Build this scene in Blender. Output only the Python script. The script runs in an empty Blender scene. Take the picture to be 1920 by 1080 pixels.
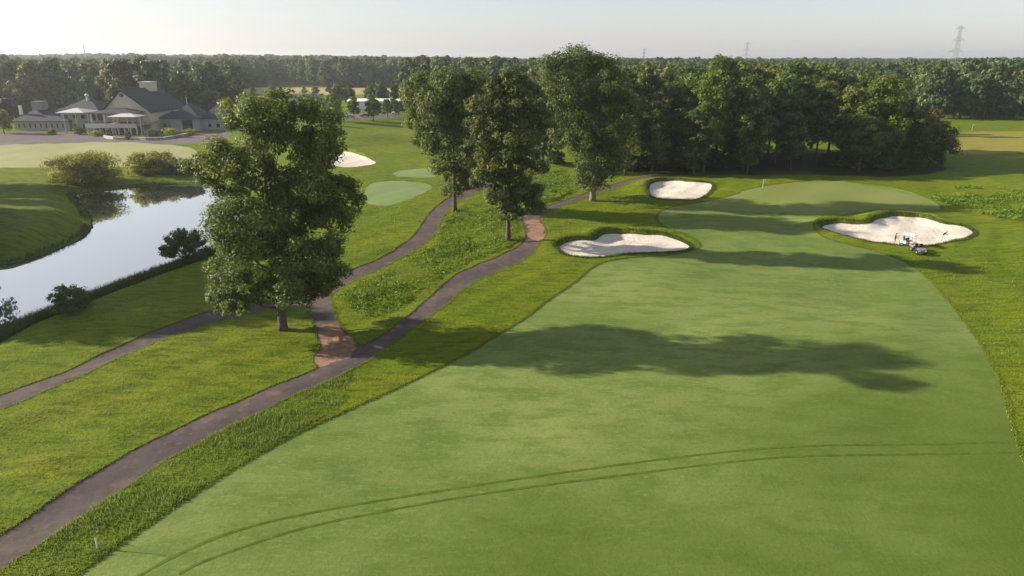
import bpy, bmesh, math, random
import numpy as np
from mathutils import Vector, Matrix
from mathutils.geometry import delaunay_2d_cdt

# ------------------------------------------------------------------ camera, sky, sun, exposure
scene = bpy.context.scene
COL = scene.collection
R = math.radians
CAM_H = 28.0
PITCH = R(18.35)
FPX = 1297.0                                   # focal length in pixels of the 1920 px wide photograph
cam_d = bpy.data.cameras.new('camera')
cam_d.sensor_width = 36.0
cam_d.lens = 36.0 * FPX / 1920.0
cam_d.clip_start = 0.5
cam_d.clip_end = 20000
cam = bpy.data.objects.new('camera', cam_d)
COL.objects.link(cam)
cam.location = (0, 0, CAM_H)
cam.rotation_euler = (math.pi / 2 - PITCH, 0, 0)
scene.camera = cam

SUN_EL = R(22.0)
SUN_AZ = math.atan2(-62.6, 9.5)               # angle from +Y towards +X of the direction to the sun
world = bpy.data.worlds.new('World')
scene.world = world
world.use_nodes = True
wn, wl = world.node_tree.nodes, world.node_tree.links
wn.clear()
w_out = wn.new('ShaderNodeOutputWorld')
w_bg = wn.new('ShaderNodeBackground')
w_sky = wn.new('ShaderNodeTexSky')
w_sky.sky_type = 'NISHITA'
w_sky.sun_disc = False
w_sky.sun_elevation = SUN_EL
w_sky.sun_rotation = SUN_AZ
w_sky.altitude = 30
w_sky.air_density = 1.0
w_sky.dust_density = 0.8
w_sky.ozone_density = 1.0
w_hs = wn.new('ShaderNodeHueSaturation')
w_hs.inputs['Saturation'].default_value = 0.52
wl.new(w_sky.outputs[0], w_hs.inputs['Color'])
w_veil = wn.new('ShaderNodeMix')                # thin even veil of high cloud over the clear sky
w_veil.data_type = 'RGBA'
w_veil.inputs['Factor'].default_value = 0.30
w_veil.inputs['B'].default_value = (4.3, 4.35, 5.2, 1)
wl.new(w_hs.outputs[0], w_veil.inputs['A'])
wl.new(w_veil.outputs['Result'], w_bg.inputs[0])
w_bg.inputs[1].default_value = 0.071
wl.new(w_bg.outputs[0], w_out.inputs[0])

sun_d = bpy.data.lights.new('sun', 'SUN')
sun_d.energy = 5.0
sun_d.angle = R(0.6)
sun_d.color = (1.0, 0.88, 0.70)
sun = bpy.data.objects.new('sun', sun_d)
COL.objects.link(sun)
to_sun = Vector((math.sin(SUN_AZ) * math.cos(SUN_EL), math.cos(SUN_AZ) * math.cos(SUN_EL), math.sin(SUN_EL)))
sun.rotation_euler = to_sun.to_track_quat('Z', 'Y').to_euler()
sun.location = (-200, 60, 120)

scene.view_settings.view_transform = 'Standard'
scene.view_settings.look = 'None'
scene.view_settings.exposure = 1.18
scene.view_settings.gamma = 1.0
scene.view_settings.use_curve_mapping = False
scene.cycles.max_bounces = 6
scene.cycles.diffuse_bounces = 3
scene.cycles.glossy_bounces = 3
scene.cycles.transmission_bounces = 3
scene.cycles.volume_bounces = 1
scene.cycles.transparent_max_bounces = 6
scene.cycles.use_denoising = True

# ------------------------------------------------------------------ helpers
CT, ST = math.cos(PITCH), math.sin(PITCH)


def ground(u, v, z=0.0):
    """photo pixel -> world x, y where its ray meets the level z"""
    xr, yd = (u - 960.0) / FPX, (v - 540.0) / FPX
    t = (CAM_H - z) / (ST + yd * CT)
    return (xr * t, t * (CT - yd * ST))


def on_plane(u, v, Y):
    """photo pixel -> world x, z where its ray meets the upright plane at distance Y"""
    xr, yd = (u - 960.0) / FPX, (v - 540.0) / FPX
    t = Y / (CT - yd * ST)
    return (xr * t, CAM_H - t * (ST + yd * CT))


def set_props(o, label=None, cat=None, group=None, kind=None):
    if label: o['label'] = label
    if cat: o['category'] = cat
    if group: o['group'] = group
    if kind: o['kind'] = kind
    return o


def thing(name, label, cat, loc=(0, 0, 0), rz=0.0, group=None):
    o = bpy.data.objects.new(name, None)
    o.empty_display_size = 0.5
    COL.objects.link(o)
    o.location = loc
    o.rotation_euler = (0, 0, rz)
    return set_props(o, label, cat, group)


def link(name, me, parent=None, mat=None):
    o = bpy.data.objects.new(name, me)
    COL.objects.link(o)
    if mat is not None and len(me.materials) == 0:
        me.materials.append(mat)
    if parent is not None:
        o.parent = parent
    return o


def pymesh(name, verts, faces, mat=None, parent=None, smooth=False):
    me = bpy.data.meshes.new(name)
    me.from_pydata([tuple(v) for v in verts], [], [tuple(f) for f in faces])
    me.update()
    if smooth:
        me.shade_smooth()
    return link(name, me, parent, mat)


def npmesh(name, verts, faces, smooth=False):
    """fast mesh from numpy arrays; all faces have the same corner count"""
    verts = np.asarray(verts, dtype=np.float32)
    faces = np.asarray(faces, dtype=np.int32)
    k = faces.shape[1]
    me = bpy.data.meshes.new(name)
    me.vertices.add(len(verts))
    me.vertices.foreach_set('co', verts.ravel())
    me.loops.add(faces.size)
    me.loops.foreach_set('vertex_index', faces.ravel())
    me.polygons.add(len(faces))
    me.polygons.foreach_set('loop_start', np.arange(0, faces.size, k, dtype=np.int32))
    me.polygons.foreach_set('loop_total', np.full(len(faces), k, dtype=np.int32))
    me.polygons.foreach_set('use_smooth', np.full(len(faces), smooth, dtype=bool))
    me.update(calc_edges=True)
    me.validate()
    return me


def face_attr(me, name, values):
    a = me.attributes.new(name, 'FLOAT', 'FACE')
    a.data.foreach_set('value', np.asarray(values, dtype=np.float32))


class MB:
    """collects boxes, prisms and tubes into one mesh"""
    def __init__(self):
        self.v, self.f = [], []

    def add(self, vs, fs):
        n = len(self.v)
        self.v += [tuple(p) for p in vs]
        self.f += [tuple(i + n for i in f) for f in fs]
        return self

    def box(self, x0, x1, y0, y1, z0, z1, taper=0.0):
        t = taper
        vs = [(x0, y0, z0), (x1, y0, z0), (x1, y1, z0), (x0, y1, z0),
              (x0 + t, y0 + t, z1), (x1 - t, y0 + t, z1), (x1 - t, y1 - t, z1), (x0 + t, y1 - t, z1)]
        fs = [(3, 2, 1, 0), (4, 5, 6, 7), (0, 1, 5, 4), (1, 2, 6, 5), (2, 3, 7, 6), (3, 0, 4, 7)]
        return self.add(vs, fs)

    def tube(self, pts, rads, n=8, cap=True):
        pts = [Vector(p) for p in pts]
        rings = []
        for i, p in enumerate(pts):
            a = pts[max(i - 1, 0)]
            b = pts[min(i + 1, len(pts) - 1)]
            d = (b - a).normalized()
            ref = Vector((0, 0, 1)) if abs(d.z) < 0.9 else Vector((1, 0, 0))
            s = d.cross(ref).normalized()
            t = d.cross(s).normalized()
            rings.append([p + (s * math.cos(2 * math.pi * k / n) + t * math.sin(2 * math.pi * k / n)) * rads[i] for k in range(n)])
        vs = [q for r in rings for q in r]
        fs = []
        for i in range(len(pts) - 1):
            for k in range(n):
                a, b = i * n + k, i * n + (k + 1) % n
                fs.append((a, b, b + n, a + n))
        if cap:
            fs.append(tuple(range(n - 1, -1, -1)))
            m = (len(pts) - 1) * n
            fs.append(tuple(range(m, m + n)))
        return self.add(vs, fs)

    def build(self, name, mat, parent=None, smooth=False, bevel=0.0):
        me = bpy.data.meshes.new(name)
        me.from_pydata(self.v, [], self.f)
        bm = bmesh.new()
        bm.from_mesh(me)
        bmesh.ops.recalc_face_normals(bm, faces=bm.faces[:])
        if bevel > 0:
            bmesh.ops.bevel(bm, geom=bm.edges[:], offset=bevel, segments=2, affect='EDGES', clamp_overlap=True)
        bm.to_mesh(me)
        bm.free()
        if smooth:
            me.shade_smooth()
        return link(name, me, parent, mat)


def copy_tree(o, parent=None):
    c = o.copy()
    COL.objects.link(c)
    c.parent = parent
    for ch in list(o.children):
        copy_tree(ch, c)
    return c


# ------------------------------------------------------------------ materials
def new_mat(name):
    m = bpy.data.materials.new(name)
    m.use_nodes = True
    nt = m.node_tree
    return m, nt.nodes, nt.links, nt.nodes['Principled BSDF']


def plain(name, col, rough=0.6, spec=0.3, var=0.12, scale=3.0, metallic=0.0, bump=0.0):
    m, n, l, b = new_mat(name)
    tc = n.new('ShaderNodeTexCoord')
    ns = n.new('ShaderNodeTexNoise')
    ns.inputs['Scale'].default_value = scale
    ns.inputs['Detail'].default_value = 5
    l.new(tc.outputs['Object'], ns.inputs['Vector'])
    cr = n.new('ShaderNodeValToRGB')
    cr.color_ramp.elements[0].position = 0.3
    cr.color_ramp.elements[1].position = 0.7
    cr.color_ramp.elements[0].color = tuple(c * (1 - var) for c in col) + (1,)
    cr.color_ramp.elements[1].color = tuple(min(1, c * (1 + var)) for c in col) + (1,)
    l.new(ns.outputs['Fac'], cr.inputs['Fac'])
    l.new(cr.outputs[0], b.inputs['Base Color'])
    b.inputs['Roughness'].default_value = rough
    b.inputs['Specular IOR Level'].default_value = spec
    b.inputs['Metallic'].default_value = metallic
    if bump > 0:
        bp = n.new('ShaderNodeBump')
        bp.inputs['Strength'].default_value = bump
        bp.inputs['Distance'].default_value = 0.05
        l.new(ns.outputs['Fac'], bp.inputs['Height'])
        l.new(bp.outputs[0], b.inputs['Normal'])
    return m


def grass_mat(name, layers, base, rough=0.75, bump=0.4, bump_scale=9.0, bump_dist=0.06, stripe=None, sheen=0.0, zone=None):
    """layers: (noise scale, (sx, sy) stretch, detail, colour, ramp low, ramp high, amount)"""
    m, n, l, b = new_mat(name)
    tc = n.new('ShaderNodeTexCoord')
    cur = None
    rgb = n.new('ShaderNodeRGB')
    rgb.outputs[0].default_value = base + (1,)
    cur = rgb.outputs[0]
    for i, (sc, st, det, colr, lo, hi, amt) in enumerate(layers):
        mp = n.new('ShaderNodeMapping')
        mp.inputs['Scale'].default_value = (st[0], st[1], 1)
        mp.inputs['Rotation'].default_value = (0, 0, st[2] if len(st) > 2 else 0)
        mp.inputs['Location'].default_value = (i * 37.1, i * 11.3, 0)
        l.new(tc.outputs['Object'], mp.inputs['Vector'])
        ns = n.new('ShaderNodeTexNoise')
        ns.inputs['Scale'].default_value = sc
        ns.inputs['Detail'].default_value = det
        ns.inputs['Roughness'].default_value = 0.6
        l.new(mp.outputs[0], ns.inputs['Vector'])
        mr = n.new('ShaderNodeMapRange')
        mr.interpolation_type = 'SMOOTHSTEP'
        mr.inputs['From Min'].default_value = lo
        mr.inputs['From Max'].default_value = hi
        mr.inputs['To Min'].default_value = 0
        mr.inputs['To Max'].default_value = amt
        l.new(ns.outputs['Fac'], mr.inputs['Value'])
        mx = n.new('ShaderNodeMix')
        mx.data_type = 'RGBA'
        l.new(mr.outputs[0], mx.inputs['Factor'])
        l.new(cur, mx.inputs['A'])
        mx.inputs['B'].default_value = colr + (1,)
        cur = mx.outputs['Result']
    if stripe:
        ang, per, colr, amt = stripe
        mp = n.new('ShaderNodeMapping')
        mp.inputs['Rotation'].default_value = (0, 0, ang)
        l.new(tc.outputs['Object'], mp.inputs['Vector'])
        wv = n.new('ShaderNodeTexWave')
        wv.inputs['Scale'].default_value = 20.0 / per / 6.2832 * math.pi / 10.0
        wv.inputs['Distortion'].default_value = 1.2
        wv.inputs['Detail'].default_value = 2
        wv.inputs['Detail Scale'].default_value = 0.6
        l.new(mp.outputs[0], wv.inputs['Vector'])
        mr = n.new('ShaderNodeMapRange')
        mr.interpolation_type = 'SMOOTHSTEP'
        mr.inputs['From Min'].default_value = 0.3
        mr.inputs['From Max'].default_value = 0.7
        mr.inputs['To Max'].default_value = amt
        l.new(wv.outputs['Fac'], mr.inputs['Value'])
        mx = n.new('ShaderNodeMix')
        mx.data_type = 'RGBA'
        l.new(mr.outputs[0], mx.inputs['Factor'])
        l.new(cur, mx.inputs['A'])
        mx.inputs['B'].default_value = colr + (1,)
        cur = mx.outputs['Result']
    if zone:                                   # another colour mixed in towards one side, broken up by noise
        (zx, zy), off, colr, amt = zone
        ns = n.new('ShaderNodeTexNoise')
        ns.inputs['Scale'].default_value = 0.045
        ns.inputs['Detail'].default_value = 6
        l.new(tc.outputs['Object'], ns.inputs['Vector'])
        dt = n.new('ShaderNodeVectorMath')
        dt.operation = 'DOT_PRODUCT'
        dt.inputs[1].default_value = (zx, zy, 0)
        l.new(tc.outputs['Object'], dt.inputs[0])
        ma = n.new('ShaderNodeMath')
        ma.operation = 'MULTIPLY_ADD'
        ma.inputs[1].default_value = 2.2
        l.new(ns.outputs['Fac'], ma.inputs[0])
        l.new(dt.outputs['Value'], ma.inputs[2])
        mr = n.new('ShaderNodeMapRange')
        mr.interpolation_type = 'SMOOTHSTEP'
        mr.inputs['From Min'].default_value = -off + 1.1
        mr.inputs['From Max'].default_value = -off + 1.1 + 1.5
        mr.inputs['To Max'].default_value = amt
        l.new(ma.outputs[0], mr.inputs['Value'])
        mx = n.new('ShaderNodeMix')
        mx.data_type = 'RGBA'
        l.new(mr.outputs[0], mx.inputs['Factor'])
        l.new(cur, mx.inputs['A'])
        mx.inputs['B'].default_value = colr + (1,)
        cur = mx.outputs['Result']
    l.new(cur, b.inputs['Base Color'])
    b.inputs['Roughness'].default_value = rough
    b.inputs['Specular IOR Level'].default_value = 0.06
    if sheen:
        b.inputs['Sheen Weight'].default_value = sheen
        b.inputs['Sheen Roughness'].default_value = 0.5
    ns = n.new('ShaderNodeTexNoise')
    ns.inputs['Scale'].default_value = bump_scale
    ns.inputs['Detail'].default_value = 6
    ns.inputs['Roughness'].default_value = 0.7
    l.new(tc.outputs['Object'], ns.inputs['Vector'])
    bp = n.new('ShaderNodeBump')
    bp.inputs['Strength'].default_value = bump
    bp.inputs['Distance'].default_value = bump_dist
    l.new(ns.outputs['Fac'], bp.inputs['Height'])
    l.new(bp.outputs[0], b.inputs['Normal'])
    return m


def leaf_mat(name, c0, c1, c2, trans=0.3, rough=0.5, vary=0.25):
    m, n, l, b = new_mat(name)
    at = n.new('ShaderNodeAttribute')
    at.attribute_name = 'tint'
    oi = n.new('ShaderNodeObjectInfo')
    cr = n.new('ShaderNodeValToRGB')
    cr.color_ramp.elements[0].color = c0 + (1,)
    cr.color_ramp.elements[1].color = c2 + (1,)
    e = cr.color_ramp.elements.new(0.5)
    e.color = c1 + (1,)
    l.new(at.outputs['Fac'], cr.inputs['Fac'])
    hs = n.new('ShaderNodeHueSaturation')
    mr = n.new('ShaderNodeMapRange')
    mr.inputs['To Min'].default_value = 1 - vary
    mr.inputs['To Max'].default_value = 1 + vary
    l.new(oi.outputs['Random'], mr.inputs['Value'])
    l.new(mr.outputs[0], hs.inputs['Value'])
    mr2 = n.new('ShaderNodeMapRange')
    mr2.inputs['To Min'].default_value = 0.5 - vary * 0.09
    mr2.inputs['To Max'].default_value = 0.5 + vary * 0.09
    mt = n.new('ShaderNodeMath')
    mt.operation = 'FRACT'
    mm = n.new('ShaderNodeMath')
    mm.operation = 'MULTIPLY'
    mm.inputs[1].default_value = 7.31
    l.new(oi.outputs['Random'], mm.inputs[0])
    l.new(mm.outputs[0], mt.inputs[0])
    l.new(mt.outputs[0], mr2.inputs['Value'])
    l.new(mr2.outputs[0], hs.inputs['Hue'])
    l.new(cr.outputs[0], hs.inputs['Color'])
    l.new(hs.outputs[0], b.inputs['Base Color'])
    b.inputs['Roughness'].default_value = rough
    b.inputs['Specular IOR Level'].default_value = 0.25
    tr = n.new('ShaderNodeBsdfTranslucent')
    g = n.new('ShaderNodeGamma')
    g.inputs['Gamma'].default_value = 0.9
    l.new(hs.outputs[0], g.inputs['Color'])
    l.new(g.outputs[0], tr.inputs['Color'])
    mx = n.new('ShaderNodeMixShader')
    mx.inputs[0].default_value = trans
    out = [q for q in n if q.type == 'OUTPUT_MATERIAL'][0]
    l.new(b.outputs[0], mx.inputs[1])
    l.new(tr.outputs[0], mx.inputs[2])
    l.new(mx.outputs[0], out.inputs['Surface'])
    return m


M = {}
M['rough'] = grass_mat('rough_grass', [
    (0.035, (1, 1), 4, (0.138, 0.178, 0.008), 0.40, 0.62, 0.8),
    (0.09, (1, 2.6, 0.5), 5, (0.165, 0.172, 0.011), 0.48, 0.72, 0.75),
    (0.35, (1, 3.5, -0.62), 6, (0.040, 0.074, 0.004), 0.44, 0.64, 0.75),
    (1.4, (1, 2.5, -0.62), 6, (0.165, 0.172, 0.012), 0.50, 0.68, 0.65),
    (3.5, (1, 1), 5, (0.045, 0.080, 0.005), 0.52, 0.70, 0.5),
], (0.098, 0.144, 0.007), bump=0.9, bump_scale=2.6, bump_dist=0.18)
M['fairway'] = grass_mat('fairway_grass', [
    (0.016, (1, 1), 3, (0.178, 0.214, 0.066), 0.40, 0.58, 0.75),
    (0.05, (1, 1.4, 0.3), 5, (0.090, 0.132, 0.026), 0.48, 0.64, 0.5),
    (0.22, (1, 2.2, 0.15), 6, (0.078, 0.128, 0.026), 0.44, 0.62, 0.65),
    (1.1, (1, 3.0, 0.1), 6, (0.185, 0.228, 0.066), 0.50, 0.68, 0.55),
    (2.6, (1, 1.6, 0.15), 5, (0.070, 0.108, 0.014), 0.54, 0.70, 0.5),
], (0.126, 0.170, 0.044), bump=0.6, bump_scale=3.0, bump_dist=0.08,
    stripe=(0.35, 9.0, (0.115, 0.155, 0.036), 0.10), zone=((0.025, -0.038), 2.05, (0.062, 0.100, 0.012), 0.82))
M['green'] = grass_mat('putting_green_grass', [
    (0.06, (1, 1), 3, (0.175, 0.205, 0.068), 0.42, 0.62, 0.6),
    (0.5, (1, 3, 0.2), 4, (0.130, 0.165, 0.040), 0.45, 0.70, 0.4),
], (0.155, 0.188, 0.052), bump=0.15, bump_scale=8, bump_dist=0.02)
M['practice'] = grass_mat('practice_green_grass', [
    (0.05, (1, 1), 3, (0.29, 0.29, 0.16), 0.42, 0.62, 0.6),
    (0.4, (1, 3, 0.2), 4, (0.21, 0.235, 0.095), 0.45, 0.70, 0.5),
], (0.26, 0.27, 0.13), bump=0.15, bump_scale=8, bump_dist=0.02)
M['tee'] = grass_mat('tee_grass', [
    (0.10, (1, 1), 3, (0.170, 0.225, 0.095), 0.42, 0.62, 0.6),
    (0.6, (1, 3, 0.2), 4, (0.135, 0.190, 0.060), 0.45, 0.70, 0.4),
], (0.150, 0.205, 0.078), bump=0.15, bump_scale=8, bump_dist=0.02)
M['fescue'] = grass_mat('dry_fescue_grass', [
    (0.035, (1, 3.0), 4, (0.210, 0.200, 0.034), 0.44, 0.60, 0.8),
    (0.12, (1, 3.5), 5, (0.230, 0.175, 0.045), 0.46, 0.68, 0.6),
], (0.190, 0.180, 0.034), bump=0.7, bump_scale=2.0, bump_dist=0.2)
M['track'] = grass_mat('pressed_grass', [
    (1.2, (1, 1), 4, (0.092, 0.128, 0.022), 0.42, 0.60, 0.8),
], (0.060, 0.096, 0.012), bump=0.4)
M['track_faint'] = grass_mat('pressed_grass_faint', [
    (0.8, (1, 1), 4, (0.110, 0.145, 0.030), 0.40, 0.60, 0.9),
], (0.084, 0.120, 0.020), bump=0.4)
M['path'] = grass_mat('worn_asphalt', [
    (0.16, (1, 1), 4, (0.110, 0.086, 0.078), 0.45, 0.65, 0.8),
    (0.9, (1, 1), 6, (0.062, 0.050, 0.048), 0.42, 0.66, 0.7),
    (0.5, (1, 1), 5, (0.170, 0.110, 0.078), 0.54, 0.72, 0.75),
    (4.0, (1, 1), 4, (0.150, 0.122, 0.108), 0.55, 0.72, 0.6),
], (0.084, 0.071, 0.070), bump=0.4, bump_scale=9, bump_dist=0.03, rough=0.85)
M['dirt'] = grass_mat('bare_earth', [
    (0.35, (1, 1), 5, (0.150, 0.110, 0.080), 0.45, 0.65, 0.85),
    (1.6, (1, 1), 5, (0.270, 0.185, 0.125), 0.45, 0.66, 0.7),
    (0.9, (1, 1), 5, (0.095, 0.078, 0.066), 0.52, 0.66, 0.7),
], (0.240, 0.140, 0.090), bump=0.5, bump_scale=5, rough=0.95)
M['lot'] = grass_mat('faded_asphalt', [
    (0.05, (1, 1), 4, (0.150, 0.135, 0.130), 0.42, 0.65, 0.8),
    (0.4, (1, 1), 5, (0.100, 0.092, 0.098), 0.45, 0.70, 0.6),
], (0.125, 0.113, 0.116), bump=0.2, rough=0.85)
M['sand'] = grass_mat('bunker_sand', [
    (0.22, (1, 1), 5, (0.50, 0.455, 0.40), 0.42, 0.62, 0.8),
    (0.8, (1, 3.5, 0.4), 6, (0.42, 0.385, 0.34), 0.50, 0.66, 0.7),
    (2.2, (1, 1), 4, (0.38, 0.345, 0.305), 0.58, 0.70, 0.7),
], (0.58, 0.535, 0.47), bump=1.0, bump_scale=1.6, bump_dist=0.22, rough=0.95)
M['shaded_litter'] = grass_mat('shaded_leaf_litter', [  # fallen leaves, coloured extra dark to carry the shade under the grove
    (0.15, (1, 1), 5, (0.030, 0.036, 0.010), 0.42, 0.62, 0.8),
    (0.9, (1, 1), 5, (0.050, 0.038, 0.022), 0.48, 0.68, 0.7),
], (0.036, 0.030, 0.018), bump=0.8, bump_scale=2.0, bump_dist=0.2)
M['field'] = grass_mat('tan_meadow', [
    (0.02, (1, 4), 4, (0.330, 0.270, 0.120), 0.42, 0.65, 0.8),
], (0.270, 0.250, 0.105), bump=0.3)
M['bed'] = plain('pond_mud', (0.035, 0.032, 0.022), 0.9, 0.1)


def water_mat():
    m, n, l, b = new_mat('pond_water')
    b.inputs['Base Color'].default_value = (0.020, 0.026, 0.018, 1)
    b.inputs['Roughness'].default_value = 0.5
    gl = n.new('ShaderNodeBsdfGlossy')
    gl.inputs['Color'].default_value = (0.97, 0.96, 0.93, 1)
    gl.inputs['Roughness'].default_value = 0.015
    fr = n.new('ShaderNodeFresnel')
    fr.inputs['IOR'].default_value = 2.6
    tc = n.new('ShaderNodeTexCoord')
    mp = n.new('ShaderNodeMapping')
    mp.inputs['Scale'].default_value = (1, 0.5, 1)
    ns = n.new('ShaderNodeTexNoise')
    ns.inputs['Scale'].default_value = 1.1
    ns.inputs['Detail'].default_value = 4
    bp = n.new('ShaderNodeBump')
    bp.inputs['Strength'].default_value = 0.05
    bp.inputs['Distance'].default_value = 0.05
    l.new(tc.outputs['Object'], mp.inputs['Vector'])
    l.new(mp.outputs[0], ns.inputs['Vector'])
    l.new(ns.outputs['Fac'], bp.inputs['Height'])
    l.new(bp.outputs[0], gl.inputs['Normal'])
    mx = n.new('ShaderNodeMixShader')
    mr = n.new('ShaderNodeMapRange')
    mr.inputs['From Max'].default_value = 0.5
    mr.inputs['To Min'].default_value = 0.35
    mr.inputs['To Max'].default_value = 0.86
    l.new(fr.outputs[0], mr.inputs['Value'])
    l.new(mr.outputs[0], mx.inputs[0])
    l.new(b.outputs[0], mx.inputs[1])
    l.new(gl.outputs[0], mx.inputs[2])
    out = [q for q in n if q.type == 'OUTPUT_MATERIAL'][0]
    l.new(mx.outputs[0], out.inputs['Surface'])
    return m


M['water'] = water_mat()
M['oak'] = leaf_mat('oak_leaves', (0.036, 0.062, 0.010), (0.092, 0.134, 0.020), (0.235, 0.260, 0.052), 0.38, vary=0.05)
M['grove'] = leaf_mat('grove_leaves', (0.030, 0.056, 0.012), (0.082, 0.122, 0.020), (0.215, 0.235, 0.050), 0.38, vary=0.22)
M['light_leaf'] = leaf_mat('light_leaves', (0.065, 0.100, 0.010), (0.115, 0.165, 0.014), (0.180, 0.220, 0.024), 0.38, vary=0.10)
M['forest'] = leaf_mat('forest_leaves', (0.028, 0.058, 0.024), (0.074, 0.116, 0.036), (0.180, 0.210, 0.054), 0.34, vary=0.42)
M['bush'] = leaf_mat('bush_leaves', (0.110, 0.130, 0.010), (0.230, 0.245, 0.018), (0.340, 0.335, 0.040), 0.42, vary=0.08)
M['dark_bush'] = leaf_mat('dark_bush_leaves', (0.045, 0.072, 0.018), (0.080, 0.120, 0.026), (0.130, 0.165, 0.040), 0.36, vary=0.08)
M['plum'] = leaf_mat('plum_leaves', (0.035, 0.012, 0.018), (0.060, 0.018, 0.026), (0.085, 0.030, 0.034), 0.2, vary=0.08)
M['russet'] = leaf_mat('russet_leaves', (0.060, 0.062, 0.014), (0.105, 0.092, 0.020), (0.150, 0.115, 0.030), 0.25, vary=0.08)
M['blade'] = leaf_mat('grass_blades', (0.090, 0.145, 0.009), (0.140, 0.200, 0.014), (0.230, 0.235, 0.026), 0.38, vary=0.0)
M['tall_blade'] = leaf_mat('tall_grass_blades', (0.090, 0.150, 0.018), (0.140, 0.205, 0.030), (0.220, 0.260, 0.060), 0.38, vary=0.0)
M['weed'] = leaf_mat('weed_leaves', (0.080, 0.150, 0.008), (0.135, 0.215, 0.012), (0.210, 0.255, 0.022), 0.40, vary=0.0)
M['reed'] = leaf_mat('bank_grass_leaves', (0.040, 0.065, 0.012), (0.065, 0.098, 0.016), (0.110, 0.140, 0.026), 0.30, vary=0.0)
M['bark'] = plain('bark', (0.085, 0.066, 0.050), 0.9, 0.1, 0.45, 2.5, bump=0.8)
M['bark_pale'] = plain('pale_bark', (0.16, 0.135, 0.105), 0.9, 0.1, 0.4, 2.5, bump=0.8)
M['wall_white'] = plain('painted_siding', (0.30, 0.31, 0.32), 0.7, 0.2, 0.06, 0.6)
M['wall_cream'] = plain('cream_stucco', (0.56, 0.50, 0.41), 0.8, 0.2, 0.06, 0.6)
M['trim'] = plain('white_trim', (0.50, 0.49, 0.47), 0.6, 0.3, 0.04)
M['roof'] = plain('roof_shingle', (0.044, 0.047, 0.062), 0.8, 0.25, 0.22, 1.2, bump=0.4)
M['roof_navy'] = plain('slate_roof', (0.024, 0.027, 0.042), 0.75, 0.3, 0.2, 1.2, bump=0.4)
M['glass'] = plain('window_glass', (0.020, 0.024, 0.028), 0.08, 0.6, 0.1)
M['dark'] = plain('dark_fitting', (0.030, 0.030, 0.032), 0.6, 0.3, 0.2)
M['stone'] = plain('wall_stone', (0.30, 0.27, 0.24), 0.9, 0.2, 0.25, 1.5, bump=0.5)
M['steel'] = plain('galvanised_steel', (0.30, 0.31, 0.32), 0.5, 0.4, 0.1, metallic=0.3)
M['metal_white'] = plain('white_sheet_metal', (0.70, 0.71, 0.72), 0.5, 0.4, 0.05)
M['rubber'] = plain('tyre_rubber', (0.020, 0.020, 0.021), 0.85, 0.2, 0.2)
M['body_grey'] = plain('vehicle_grey', (0.16, 0.165, 0.17), 0.4, 0.5, 0.05)
M['body_dark'] = plain('vehicle_dark_green', (0.025, 0.040, 0.032), 0.35, 0.5, 0.05)
M['canvas'] = plain('awning_canvas', (0.44, 0.43, 0.40), 0.8, 0.2, 0.05)
M['post_white'] = plain('weathered_white_paint', (0.62, 0.60, 0.52), 0.7, 0.2, 0.15, 6)
M['post_wood'] = plain('weathered_post', (0.22, 0.21, 0.12), 0.8, 0.2, 0.2, 6)
M['flag_yellow'] = plain('yellow_flag', (0.75, 0.62, 0.12), 0.7, 0.2, 0.05)

# ------------------------------------------------------------------ outlines traced on the ground plane
rng = np.random.default_rng(7)
random.seed(7)


def chaikin(p, it=2, closed=True):
    p = np.asarray(p, float)
    for _ in range(it):
        q = np.roll(p, -1, 0) if closed else p[1:]
        a = p if closed else p[:-1]
        new = np.empty((len(a) * 2, 2))
        new[0::2] = a * 0.75 + q * 0.25
        new[1::2] = a * 0.25 + q * 0.75
        if not closed:
            new = np.vstack([p[:1], new, p[-1:]])
        p = new
    return p


def resample(p, step, closed=True):
    p = np.vstack([p, p[:1]]) if closed else p
    d = np.r_[0, np.cumsum(np.hypot(*np.diff(p, axis=0).T))]
    n = max(4, int(d[-1] / step))
    s = np.linspace(0, d[-1], n + 1)
    q = np.c_[np.interp(s, d, p[:, 0]), np.interp(s, d, p[:, 1])]
    return q[:-1] if closed else q


def dip(x, y):
    return -1.3 * np.exp(-((x - 55) / 34) ** 2 - ((y - 92) / 20) ** 2)


def trace(u, v, z=0.0):
    x, y = ground(u, v, z)
    for _ in range(4):
        x, y = ground(u, v, z + dip(x, y))
    return (x, y)


def outline(pix, z=0.0, it=2, step=None):
    q = chaikin([trace(u, v, z) for u, v in pix], it)
    if step is None:
        step = max(0.5, np.median(q[:, 1]) / 130.0)
    return resample(q, step)


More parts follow.
